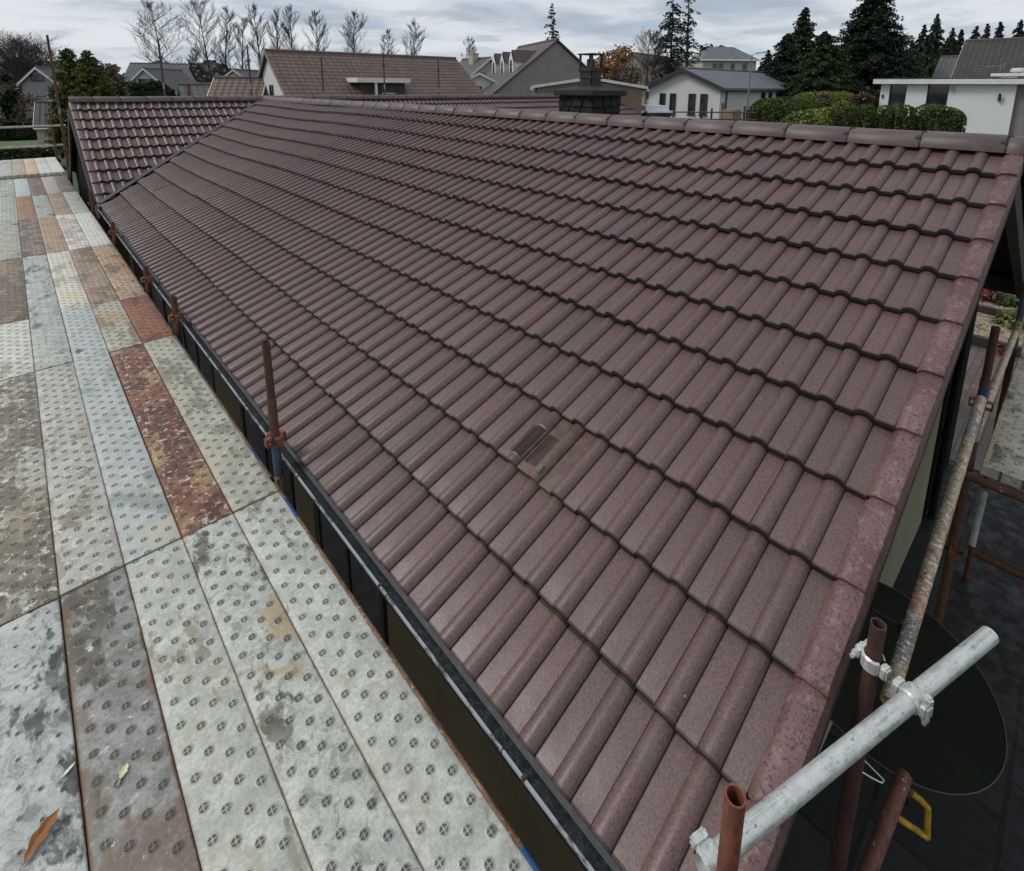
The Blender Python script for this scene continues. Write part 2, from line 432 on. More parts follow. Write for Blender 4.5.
# valley vertical plane
vn = Vector((YJ-YE, -3.655, 0)).normalized()   # direction normal to valley line in plan
vdir = Vector((-3.655, YE-YJ, 0)); nrm = Vector((-vdir.y, vdir.x, 0)).normalized()
if nrm.y < 0: nrm = -nrm
off = Vector((0, 5, -4.2))
def cut_world(o, co, no): bisect_obj(o, Vector(co), Vector(no))
cut_world(roofL, Vector((0, YJ, 0))-nrm*.035, nrm); smooth_angle(roofL, 32)
roofL['label'] = 'large near slope of red-brown roll tiles'
# far slope of main roof (+x)
def rf(s, y): return (s*cP, y+P0, -s*sP+OFF), (sP, 0, cP)
mb = tiled_roof('r', rf, 12, GAUGE, .15, 93, lambda s, y: y+P0 < valley_y(s)+.05, seed=5, flip=True, detail=False)
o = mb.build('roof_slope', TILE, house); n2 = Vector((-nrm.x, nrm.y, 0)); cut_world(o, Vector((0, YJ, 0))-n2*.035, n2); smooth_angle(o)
# cross wing, slope facing the camera
CR = math.atan2(1.70, YJ-YE); cC, sC = math.cos(CR), math.sin(CR); CG = (YJ-YE)/cC/10
X0 = -3.67; XR = 14.1
def cf(s, x): return (x+X0, YJ-s*cC, -s*sC+OFF+.005), (0, -sC, cC)
def ccl(s, x):
    X = x+X0; return abs(X) > (s*cC)/(YJ-YE)*3.655-.08
mb = tiled_roof('r', cf, 10, CG, .15, 118, ccl, seed=9, flip=True, detail=True)
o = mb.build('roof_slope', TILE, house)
# remove what lies on the near side of both valleys for |x|<3.65 : done by splitting in two meshes
import bmesh as _b
def valley_trim(o):
    bm = _b.new(); bm.from_mesh(o.data)
    for sgn in (-1, 1):
        geom = bm.verts[:]+bm.edges[:]+bm.faces[:]
        n = Vector((nrm.x*(1 if sgn < 0 else -1), nrm.y, 0))
        _b.ops.bisect_plane(bm, geom=geom, plane_co=Vector((0, YJ, 0))+n*.035, plane_no=n, dist=1e-5)
    dele = []
    for f in bm.faces:
        c = f.calc_center_median()
        n = Vector((nrm.x*(1 if c.x < 0 else -1), nrm.y, 0))
        if (c-Vector((0, YJ, 0))).dot(n) < .034: dele.append(f)
    _b.ops.delete(bm, geom=dele, context='FACES'); bm.to_mesh(o.data); bm.free()
valley_trim(o); smooth_angle(o, 32); o['label'] = 'cross wing slope of red-brown roll tiles beyond the valley'
def cb(s, x): return (x+X0, YJ+s*cC, -s*sC+OFF), (0, sC, cC)
mb = tiled_roof('r', cb, 10, CG, .15, 118, lambda s, x: True, seed=10, detail=False)
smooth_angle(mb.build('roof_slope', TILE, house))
# sarking decks under the tiles, so nothing shows through
mb = MB(); y0 = -.0
def slab(mb, quad, th):
    a, b, c, d = [Vector(q) for q in quad]; n = (b-a).cross(c-a).normalized()*th
    if n.z > 0: n = -n
    mb.add([a, b, c, d, a+n, b+n, c+n, d+n], [(0, 1, 2, 3), (7, 6, 5, 4), (0, 4, 5, 1), (1, 5, 6, 2), (2, 6, 7, 3), (3, 7, 4, 0)])
slab(mb, [(0, .02, -.05), (0, YJ, -.05), (-3.58, YE, -3.58*TP-.05), (-3.58, .02, -3.58*TP-.05)], .03)
slab(mb, [(0, .02, -.053), (0, YJ, -.053), (3.58, YE, -3.58*TP-.053), (3.58, .02, -3.58*TP-.053)], .03)
tc = math.tan(CR)
slab(mb, [(X0+.04, YJ, -.056), (XR-.04, YJ, -.056), (XR-.04, YJ-2.6, -2.6*tc-.056), (X0+.04, YJ-2.6, -2.6*tc-.056)], .03)
slab(mb, [(X0+.04, YJ, -.058), (XR-.04, YJ, -.058), (XR-.04, YJ+2.6, -2.6*tc-.058), (X0+.04, YJ+2.6, -2.6*tc-.058)], .03)
mb.build('roof_deck', mat_dark('roof_felt', (.02, .02, .02), .8), house)
# valley trough (dark lead line)
for sg in (-1, 1):
    a = Vector((0, YJ-.03, .098)); b = Vector((sg*3.68, YE-.01, -1.595)); d = (b-a).normalized(); w = Vector((nrm.x*(1 if sg < 0 else -1), nrm.y, 0))*.050
    mb = MB(); mb.add([a-w-Vector((0, 0, .02)), a+w-Vector((0, 0, .02)), b+w-Vector((0, 0, .02)), b-w-Vector((0, 0, .02)), a-w-Vector((0, 0, .04)), a+w-Vector((0, 0, .04)), b+w-Vector((0, 0, .04)), b-w-Vector((0, 0, .04))], [(0, 1, 2, 3), (7, 6, 5, 4), (0, 4, 5, 1), (1, 5, 6, 2), (2, 6, 7, 3), (3, 7, 4, 0)])
    mb.build('valley_trough', mat_dark('lead_valley', (.03, .03, .032), .5), house)
# verge tiles along the main gable, both slopes
mb = MB(); mbf = MB(); rnd = random.Random(2)
for side in (-1, 1):
    for k in range(12):
        s0, s1 = k*GAUGE-.01, (k+1)*GAUGE+rnd.uniform(-.004, .004)
        pts = [(-.062, -.085), (-.0615, .018), (-.058, .025), (-.050, .028), (-.015, .030), (.010, .028), (.024, .018), (.037, .003)]
        V = []; lift = rnd.uniform(0, .004)
        for s, h in ((s0, .004), (s0+.12, .013), (s1-.010, .030), (s1, .022)):
            for (y, z) in pts:
                zz = z+h+lift if z > -.05 else z+h*.6
                V.append((side*(s*cP+sP*zz*1), y, -s*sP+OFF+cP*zz))
        for (y, z) in pts:
            zz = z-.004 if z > -.05 else z
            zz = min(zz, -.004) if z > -.05 else zz
            V.append((side*((s1-.006)*cP+sP*zz), y, -(s1-.006)*sP+OFF+cP*zz))
        m = len(pts); F = []
        for a in range(4):
            for b in range(m-1):
                q = (a*m+b, a*m+b+1, (a+1)*m+b+1, (a+1)*m+b); F.append(q if side > 0 else q[::-1])
        mb.add(V, F, rnd.random())
o = smooth_angle(mb.build('verge_tiles', mat_verge(), house), 40)
# verge of the cross wing, left end
mb = MB()
for side in (-1, 1):
    for k in range(10):
        s0, s1 = k*CG-.01, (k+1)*CG
        V = []; pts = [(-.03, -.10), (-.029, .02), (-.01, .03), (.05, .03), (.09, .01)]
        for s, h in ((s0, .004), (s1-.01, .030), (s1, .02)):
            for (x, z) in pts: V.append((X0+x, YJ+side*(s*cC+sC*(z+h)), -s*sC+OFF+cC*(z+h)))
        m = len(pts); F = []
        for a in range(2):
            for b in range(m-1): q = (a*m+b, a*m+b+1, (a+1)*m+b+1, (a+1)*m+b); F.append(q if side < 0 else q[::-1])
        mb.add(V, F, rnd.random())
smooth_angle(mb.build('verge_tiles', TILE, house), 40)
# ridge tiles, half round 450 mm, with union clips
def ridge_run(axis, start, end, fixed, z0, step=.45, r=.105, first=None, name='ridge_tiles'):
    mb = MB(); gap = MB(); rnd = random.Random(int(abs(start)*10)+3); p = start; n = 14; clips = []
    while p < end-.02:
        q = min(p+step, end)
        if first and p == start: q = first
        dz = rnd.uniform(-.003, .004); dx = rnd.uniform(-.003, .003); tint = rnd.random(); V = []
        st = [(p+.006, r-.004), (p+.012, r), ((p+q)/2, r), (q-.012, r), (q-.006, r-.004)]
        for t, rr in st:
            for i in range(n+1):
                a = math.pi*(i/n)*1.0; cx, cz = math.cos(a)*rr, math.sin(a)*rr*1.02
                pt = (fixed+dx+cx, t, z0+dz+cz) if axis == 'y' else (t, fixed+dx+cx, z0+dz+cz)
                V.append(pt)
        for t, rr in (st[0], st[-1]):   # inner thickness rim
            for i in range(n+1):
                a = math.pi*(i/n); cx, cz = math.cos(a)*(rr-.016), math.sin(a)*(rr-.016)
                V.append((fixed+dx+cx, t, z0+dz+cz) if axis == 'y' else (t, fixed+dx+cx, z0+dz+cz))
        F = []
        for a in range(4):
            for i in range(n): F.append((a*(n+1)+i, a*(n+1)+i+1, (a+1)*(n+1)+i+1, (a+1)*(n+1)+i))
        k = 5*(n+1)
        for i in range(n):
            F.append((i, i+1, k+i+1, k+i)); F.append((4*(n+1)+i, 4*(n+1)+i+1, k+(n+1)+i+1, k+(n+1)+i))
        mb.add(V, F, tint)
        clips.append(q); p = q
    gaps = []
    for t in clips[:-1]:
        gap = MB(); gaps.append(gap); V = []
        for y in (t-.007, t+.007):
            for i in range(n+1):
                a = math.pi*(i/n); rr = r-.007
                V.append((fixed+math.cos(a)*rr, y, z0+math.sin(a)*rr) if axis == 'y' else (y, fixed+math.cos(a)*rr, z0+math.sin(a)*rr))
        gap.add(V, [(i, i+1, n+2+i, n+1+i) for i in range(n)])
        for i, w in ((3, -.016), (5, .012), (8, -.010), (11, .016)):     # ragged mortar / clip bites
            a = math.pi*(i/n); c = Vector((fixed+math.cos(a)*r, t+w, z0+math.sin(a)*r)) if axis == 'y' else Vector((t+w, fixed+math.cos(a)*r, z0+math.sin(a)*r))
            gap.box((-.011, -.013, -.003), (.011, .013, .003), Matrix.Translation(c) @ (Matrix.Rotation(-(a-math.pi/2), 4, 'Y') if axis == 'y' else Matrix.Rotation((a-math.pi/2), 4, 'X')))
    o = smooth_angle(mb.build(name, mat_ridge(), house), 50)
    for gap in gaps: gap.build('ridge_union', mat_dark('ridge_union', (.012, .011, .012), .6), o)
    # dry-ridge roll filling the dark gap beneath
    g = MB()
    for sg in (-1, 1):
        t0, t1 = start+.02, end-.01; w0, w1 = .02, .104
        if axis == 'y': V = [(fixed+sg*w0, t0, z0+.03), (fixed+sg*w0, t1, z0+.03), (fixed+sg*w1, t1, z0-.048), (fixed+sg*w1, t0, z0-.048)]
        else: V = [(t0, fixed+sg*w0, z0+.03), (t1, fixed+sg*w0, z0+.03), (t1, fixed+sg*w1, z0-.05), (t0, fixed+sg*w1, z0-.05)]
        g.add(V, [(0, 1, 2, 3)])
    g.build('ridge_roll', mat_dark('ridge_roll', (.01, .01, .01), .7), house)
    return o
ridge_run('y', -.075, 13.78, 0, -.018, first=.0436+(-.01))
ridge_run('x', X0-.03, XR, YJ, -.006, r=.105, first=X0+.35)
# block end of main ridge (dark cap)
mb = MB(); mb.tube((0, -.078, -.02), (0, -.060, -.02), .118, n=20); mb.build('ridge_end_cap', mat_verge(), house)
# roof vent tile in the near slope (dark grille tile) + clip
def on_left(s, y, h=0): p, n = left_fn(s, y); return Vector((p[0]+n[0]*h, p[1]+n[1]*h, p[2]+n[2]*h))
def slope_frame(s, y, h):
    c = on_left(s, y, h); X = Vector((-cP, 0, -sP)); Y = Vector((0, -1, 0)); Z = Vector((-sP, 0, cP))
    return Matrix(((X.x, Y.x, Z.x, c.x), (X.y, Y.y, Z.y, c.y), (X.z, Y.z, Z.z, c.z), (0, 0, 0, 1)))
vm = mat_dark('vent_brown', (.016, .009, .008), .6)
def lsurf(s, y, h):
    k = math.floor(s/GAUGE); s0 = k*GAUGE; f = (s-s0)/GAUGE; p, n = left_fn(s, y); u = ((y-P0)/.15) % 1
    hh = .002+.038*f+prof(u)+h+sagf(s, y); return (p[0]+n[0]*hh, p[1]+n[1]*hh, p[2]+n[2]*hh)
vb = MB()
for q in VSKIP.values():
    if q: vb.add(*q)
vent = smooth_angle(vb.build('vent_tile', mat_plain('worn_brown_plastic', (.115, .066, .052), .55, 0, .35, 20.), house), 32); vent['label'] = 'browner vent tile with two dark slatted grilles'
def patch(ya, yb, sa, sb, h, n=10):
    m = MB(); ys = [ya+(yb-ya)*i/n for i in range(n+1)]; V = [lsurf(sa, y, h) for y in ys]+[lsurf(sb, y, h) for y in ys]
    return m.add(V, [(i+1, i, n+1+i, n+2+i) for i in range(n)])
for ya, yb in ((1.222, 1.300), (1.318, 1.408)):
    patch(ya-.006, yb+.006, 3.125, 3.322, .0015).build('grille_frame', mat_plain('pale_vent_edge', (.26, .19, .165), .5), vent)
    g_ = patch(ya, yb, 3.132, 3.315, .0026).build('grille', vm, vent); sl_ = MB(); k = 9
    for i in range(k):
        a = ya+(yb-ya)*(i+.2)/k; q = patch(a, a+(yb-ya)/k*.45, 3.136, 3.311, .0045, 3); sl_.add(q.v, q.f)
    sl_.build('grille_slats', mat_plain('vent_slat', (.062, .028, .023), .6), g_)
c_ = MB(); c_.bbox((-.022, -.014, -.004), (.022, .014, .003), .003, Matrix.Translation(Vector(lsurf(3.31, 1.185, .006))) @ slope_frame(0, 0, 0).to_3x3().to_4x4())
c_.build('metal_clip', mat_plain('grey_clip', (.09, .10, .085), .6), vent)
for (s_a, s_b, ya, yb) in ((3.08, 3.30, 10.28, 10.46), (3.08, 3.28, 6.45, 6.59)):
    patch(ya, yb, s_a, s_b, .004, 12).build('vent_tile', mat_dark('dark_vent_tile', (.06, .038, .036), .5), house)
# small bird droppings / mortar crumbs on the tiles
mb = MB(); r3 = random.Random(11)
for _ in range(70):
    s = r3.uniform(.4, 3.9); y = r3.uniform(.3, 9)*(r3.random()**.5); k = r3.uniform(.0015, .0035)
    M_ = slope_frame(s, y, .028+.004)
    uu = ((y-P0)/.15) % 1
    M_ = Matrix.Translation(Vector(lsurf(s, y, 0))) @ M_.to_3x3().to_4x4()
    mb.bbox((-k*1.3, -k, -.003), (k*1.3, k, .002+k*.3), .002, M_)
tag(mb.build('mortar_crumbs', mat_plain('mortar_crumb', (.5, .48, .43), .8), house), kind='stuff')

# walls, fascia, soffit
olive = mat_plain('olive_brown_cladding', (.105, .080, .040), .45, 0, .15, 3.)
cream = mat_render_wall('cream_render', (.27, .25, .165), .45)
WX = -3.40; GY = .33
mb = MB(); mb.box((WX, GY+.003, -4.2), (WX+.2, 16.3, -1.76)); mb.box((-3.60, 11.02, -4.2), (WX-.003, 11.30, -1.80)); mb.build('wall', mat_render_wall('brown_render', (.10, .085, .05), .3), house)
m = MB(); m.box((WX-.02, GY+.01, -4.0), (WX+.01, 1.99, -1.85)); m.build('cladding_panel', olive, house)
m = MB(); m.box((WX-.02, 3.0, -4.0), (WX+.01, 3.37, -1.85)); m.build('cladding_panel', olive, house)
m = MB(); m.box((WX-.02, 4.65, -4.0), (WX+.01, 5.54, -1.85)); m.build('cladding_panel', olive, house)
for a, b in ((2.03, 2.96), (3.41, 4.61), (5.58, 6.9), (8.0, 10.4)):
    m = MB(); m.box((WX-.015, a, -3.9), (WX+.01, b, -1.86)); w = m.build('window', mat_glass(), house)
    m = MB(); 
    for p in (a, (a+b)/2-.02, b-.04): m.box((WX-.024, p, -3.9), (WX-.016, p+.04, -1.87))
    m.build('window_frame', mat_dark('dark_frame', (.02, .016, .012)), w)
m = MB(); m.box((-3.64, .02, -1.93), (-3.615, YE, -1.745)); m.build('fascia', mat_dark('black_fascia', (.012, .012, .012), .35), house)
m = MB(); m.box((-3.614, .04, -1.93), (WX, YE, -1.905)); m.build('soffit', mat_dark('dark_soffit', (.02, .018, .015), .5), house)
# gable wall: cream render near the eaves, dark stained timber further along

mb = MB()
XB = 1.95
mb.add([(-3.40, GY, -4.2), (XB, GY, -4.2), (XB, GY, -XB*TP-.09), (0, GY, -.09), (-3.40, GY, -3.40*TP-.09)], [(0, 1, 2, 3, 4)])
mb.build('gable_wall', cream, house)
mb = MB(); dt = mat_plain('dark_stained_timber', (.007, .006, .005), .9, 0, .4, 8., .15, .12)
mb.add([(XB, GY+.004, -4.2), (3.4, GY+.004, -4.2), (3.4, GY+.004, -3.4*TP-.09), (XB, GY+.004, -XB*TP-.09)], [(0, 1, 2, 3)])
x = XB+.01
while x < 3.3:
    top = -(x+.125)*TP-.12; mb.box((x, GY-.014, -4.15), (x+.125, GY+.002, top)); x += .14
mb.build('timber_cladding', dt, house)
m = MB()
for sg in (-1, 1):
    a = Vector((0, -.045, -.13)); b = Vector((sg*3.72, -.045, -3.72*TP-.13))
    m.add([a, b, b-Vector((0, 0, .17)), a-Vector((0, 0, .17)), a+Vector((0, .07, 0)), b+Vector((0, .07, 0)), b+Vector((0, .07, -.17)), a+Vector((0, .07, -.17))],
          [(0, 1, 2, 3), (7, 6, 5, 4), (0, 4, 5, 1), (3, 2, 6, 7), (1, 5, 6, 2), (0, 3, 7, 4)])
m.build('barge_board', mat_plain('weathered_barge_board', (.030, .027, .022), .7, 0, .5, 6.), house)
m = MB(); m.box((3.2, GY+.01, -4.2), (3.4, 11.2, -1.75)); m.build('wall', cream, house)
m = MB(); m.box((3.40, .0, -1.9), (3.66, 11.2, -1.72)); m.build('soffit', mat_dark('dark_soffit', (.02, .018, .015), .5), house)
# dark drain pipes and downpipe on the gable
m = MB(); m.tube((2.1, GY-.06, -4.2), (2.1, GY-.06, -1.25), .034, n=12)
for z in (-1.6, -2.3, -3.2): m.tube((2.1, GY-.06, z), (2.1, GY-.06, z+.05), .042)
smooth_angle(m.build('drain_pipes', mat_plain('black_pipe', (.006, .007, .006), .7, 0, .3, 8., .1, .2), house))
m = MB(); m.path([(-3.30, GY-.05, -1.75), (-3.30, GY-.05, -4.15)], .034, 12); smooth_angle(m.build('downpipe', mat_plain('grey_downpipe', (.16, .15, .13), .5), house))
# dark round dish with a thin pale rim, low on the gable
dc = Vector((-2.08, -.066, -2.14)); dn = Vector((-.059, -.163, .985)).normalized(); dr_ = .42
de = empty('satellite_dish', dc, 'large dark round dish with a thin pale rim, tilted skyward beside the gable wall', 'satellite dish')
du = dn.cross(Vector((1, 0, 0))).normalized(); dw = dn.cross(du)
m = MB(); V = []; F = []; n = 48; rings = 8
for top in (0, -.006):
    for i in range(rings+1):
        r = dr_*i/rings
        for j in range(n): V.append(tuple((du*math.cos(2*math.pi*j/n)+dw*math.sin(2*math.pi*j/n))*r+dn*(-.05*(1-(i/rings)**2)+top)))
for k in (0, (rings+1)*n):
    for i in range(rings):
        for j in range(n):
            q = (k+i*n+j, k+i*n+(j+1)%n, k+(i+1)*n+(j+1)%n, k+(i+1)*n+j); F.append(q if k == 0 else q[::-1])
m.add(V, F); o = smooth_angle(m.build('bowl', mat_plain('dark_green_dish', (.010, .013, .006), .8, 0, .3, 5., .1, .15))); o.parent = de
m = MB(); pts = [tuple((du*math.cos(2*math.pi*j/n)+dw*math.sin(2*math.pi*j/n))*dr_) for j in range(n+1)]
m.path(pts, .0022, 6); o2 = smooth_angle(m.build('rim', mat_plain('pale_rim', (.055, .058, .055), .5))); o2.parent = de
m = MB(); m.tube((0, .02, -.07), (0, GY-dc.y, -.16), .016, n=10); m.bbox((-.06, GY-dc.y-.012, -.24), (.06, GY-dc.y, -.08), .004); m.build('wall_bracket', mat_dark('dark_bracket', (.012, .012, .012), .6)).parent = de
m = MB(); m.path([tuple(du*.36-dn*.02), tuple(du*.30+dn*.12), tuple(du*.12+dn*.22), tuple(dn*.24)], .008, 8); m.bbox(tuple(dn*.24-Vector((.02, .02, .03))), tuple(dn*.24+Vector((.02, .02, .03))), .006); m.build('feed_arm', mat_dark('dark_bracket', (.012, .012, .012), .6)).parent = de
# gutter: lip, channel, outlets
GL = -3.712; GZ = -1.715
m = MB(); V = []; F = []; ys = [.02, YE-.02]; pr = []
for i in range(9):
    a = math.pi*(i/8); pr.append((-3.668+math.cos(a)*-.044, -1.727-math.sin(a)*.055))
for y in ys:
    for x, z in pr: V.append((x, y, z))
    for x, z in pr: V.append((x+(.004 if x < -3.668 else -.004), y, z+.004))
k = len(pr)
for i in range(k-1):
    F.append((i, i+1, 2*k+i+1, 2*k+i)); F.append((k+i+1, k+i, 3*k+i, 3*k+i+1))
m.add(V, F); gut = smooth_angle(m.build('gutter', mat_dark('black_gutter', (.012, .013, .015), .3), house), 60)
m = MB(); m.box((-3.706, .03, -1.752), (-3.62, YE-.03, -1.738)); m.build('gutter_debris', mat_gutter(), gut)
m = MB(); seg = .0
r4 = random.Random(4); y = .02
while y < YE-.05:
    q = min(y+r4.uniform(.5, 1.1), YE-.02); m.bbox((GL-.004, y, -1.731), (GL+.005, q-.004, -1.716+r4.uniform(-.001, .001)), .002); y = q
m.build('gutter_lip', mat_lip(), gut)
for y in np.arange(.55, YE, .9):
    m = MB(); m.bbox((GL-.006, y, -1.735), (GL+.014, y+.016, -1.713), .003); m.build('gutter_bracket', mat_rust('dark_rust', (.05, .022, .016), (.09, .035, .02)), gut)
# felt strip tucked under the last course
m = MB(); m.add([(-3.60, .02, -1.705), (-3.60, YE, -1.705), (-3.665, YE, -1.735), (-3.665, .02, -1.735)], [(0, 1, 2, 3)]); m.build('eaves_strip', mat_dark('eaves_felt', (.03, .034, .037), .6), house)
# gable end wall of cross wing facing the walkway and its front wall
mb = MB(); e = 2.55
mb.add([(-3.60, YJ-e, -4.2), (-3.60, YJ+e, -4.2), (-3.60, YJ+e, -e*tc-.1), (-3.60, YJ, -.1), (-3.60, YJ-e, -e*tc-.1)], [(0, 1, 2, 3, 4)])
x = YJ-e+.02
while x < YJ+e-.1:
    top = -max(abs(x-YJ), abs(x+.12-YJ))*tc-.12; mb.box((-3.618, x, -4.15), (-3.602, x+.12, top)); x += .14
mb.build('timber_cladding', dt, house)
m = MB()
for sg in (-1, 1):
    a = Vector((-3.735, YJ, -.13)); b = Vector((-3.735, YJ+sg*2.72, -2.72*tc-.13)); h = Vector((0, 0, .15)); w = Vector((.035, 0, 0))
    m.add([a, b, b-h, a-h, a+w, b+w, b-h+w, a-h+w], [(0, 1, 2, 3), (7, 6, 5, 4), (0, 4, 5, 1), (3, 2, 6, 7), (1, 5, 6, 2), (0, 3, 7, 4)])
m.build('barge_board', mat_plain('purple_brown_barge', (.055, .035, .035), .6), house)
m = MB(); m.box((3.4, YJ-2.4, -4.2), (XR-.3, YJ+2.4, -1.9)); m.add([(XR-.3, YJ-2.4, -1.9), (XR-.3, YJ+2.4, -1.9), (XR-.3, YJ, -.2)], [(0, 1, 2)])
m.build('wall', cream, house)
# chimney
ch = mat_plain('black_stone', (.016, .014, .013), .8, 0, .85, 9., .8)
CX, CY = 1.12, 4.45; CL = .10
m = MB(); m.box((CX-.285, CY-.285, -1.4), (CX+.285, CY+.285, .255)); rc_ = random.Random(8); z = -1.0
while z < .25:
    hh = min(rc_.uniform(.075, .11), .254-z)
    if hh < .02: break
    for ax in (0, 1):
        for sd in (-1, 1):
            t0 = -.30
            while t0 < .295:
                t1 = min(t0+rc_.uniform(.11, .24), .30); t1 = .30 if .30-t1 < .05 else t1; o_ = .288+rc_.uniform(.004, .026)
                if ax == 0: a_, b_ = (CX+t0+.004, CY+sd*.27, z+.004), (CX+t1-.004, CY+sd*o_, z+hh-.004)
                else: a_, b_ = (CX+sd*.27, CY+t0+.004, z+.004), (CX+sd*o_, CY+t1-.004, z+hh-.004)
                m.bbox(tuple(min(p, q) for p, q in zip(a_, b_)), tuple(max(p, q) for p, q in zip(a_, b_)), .012); t0 = t1
    z += hh
chim = m.build('chimney', ch, house)
m = MB(); m.bbox((CX-.355, CY-.355, .256), (CX+.355, CY+.355, .325), .012)
m.add([(CX-.34, CY-.34, .326), (CX+.34, CY-.34, .326), (CX+.34, CY+.34, .326), (CX-.34, CY+.34, .326), (CX-.13, CY-.13, .375), (CX+.13, CY-.13, .375), (CX+.13, CY+.13, .375), (CX-.13, CY+.13, .375)],
      [(0, 1, 5, 4), (1, 2, 6, 5), (2, 3, 7, 6), (3, 0, 4, 7), (4, 5, 6, 7)])
m.build('chimney_cap', mat_plain('dark_cope', (.022, .021, .022), .8), chim)
sooty = mat_plain('sooty_pot', (.026, .019, .017), .6, 0, .6, 12.)
m = MB(); m.bbox((CX-.105, CY-.105, .36), (CX+.105, CY+.105, .60), .015); m.bbox((CX-.122, CY-.122, .565), (CX+.122, CY+.122, .615), .008); m.bbox((CX-.12, CY-.12, .36), (CX+.12, CY+.12, .40), .008)
m.bbox((CX-.115, CY-.115, .475), (CX+.115, CY+.115, .495), .004)
pot = m.build('chimney_pot', sooty, chim)
m = MB()
for a in (-.1, .1):
    for b in (-.1, .1): m.box((CX+a-.012, CY+b-.012, .614), (CX+a+.012, CY+b+.012, .79))
m.tube((CX, CY, .61), (CX, CY, .73), .06, .055, n=14)
m.bbox((CX-.135, CY-.135, .785), (CX+.135, CY+.135, .80), .005)
m.build('cowl', sooty, pot)

# ================================================================== SCAFFOLD
BZ = -1.80; BW = .2265
GAL = ((.41, .42, .375), (.57, .575, .51)); BLU = ((.39, .41, .385), (.53, .545, .51)); OLV = ((.34, .34, .27), (.50, .49, .40))
TAN = ((.36, .25, .15), (.50, .38, .25)); RST = ((.20, .092, .058), (.29, .15, .10)); BRN = ((.17, .13, .10), (.30, .25, .20))
WHT = ((.55, .54, .49), (.70, .69, .63)); PNK = ((.42, .36, .31), (.56, .49, .43))
MUD = (.10, .085, .06); MUDG = (.11, .11, .085); CEM = (.70, .67, .58); TANP = (.42, .32, .19); RP = (.24, .10, .05)
rows_y = [-.14, 2.425, 4.978, 6.285, 8.805, 11.42, 13.88, 16.62, 20.2]
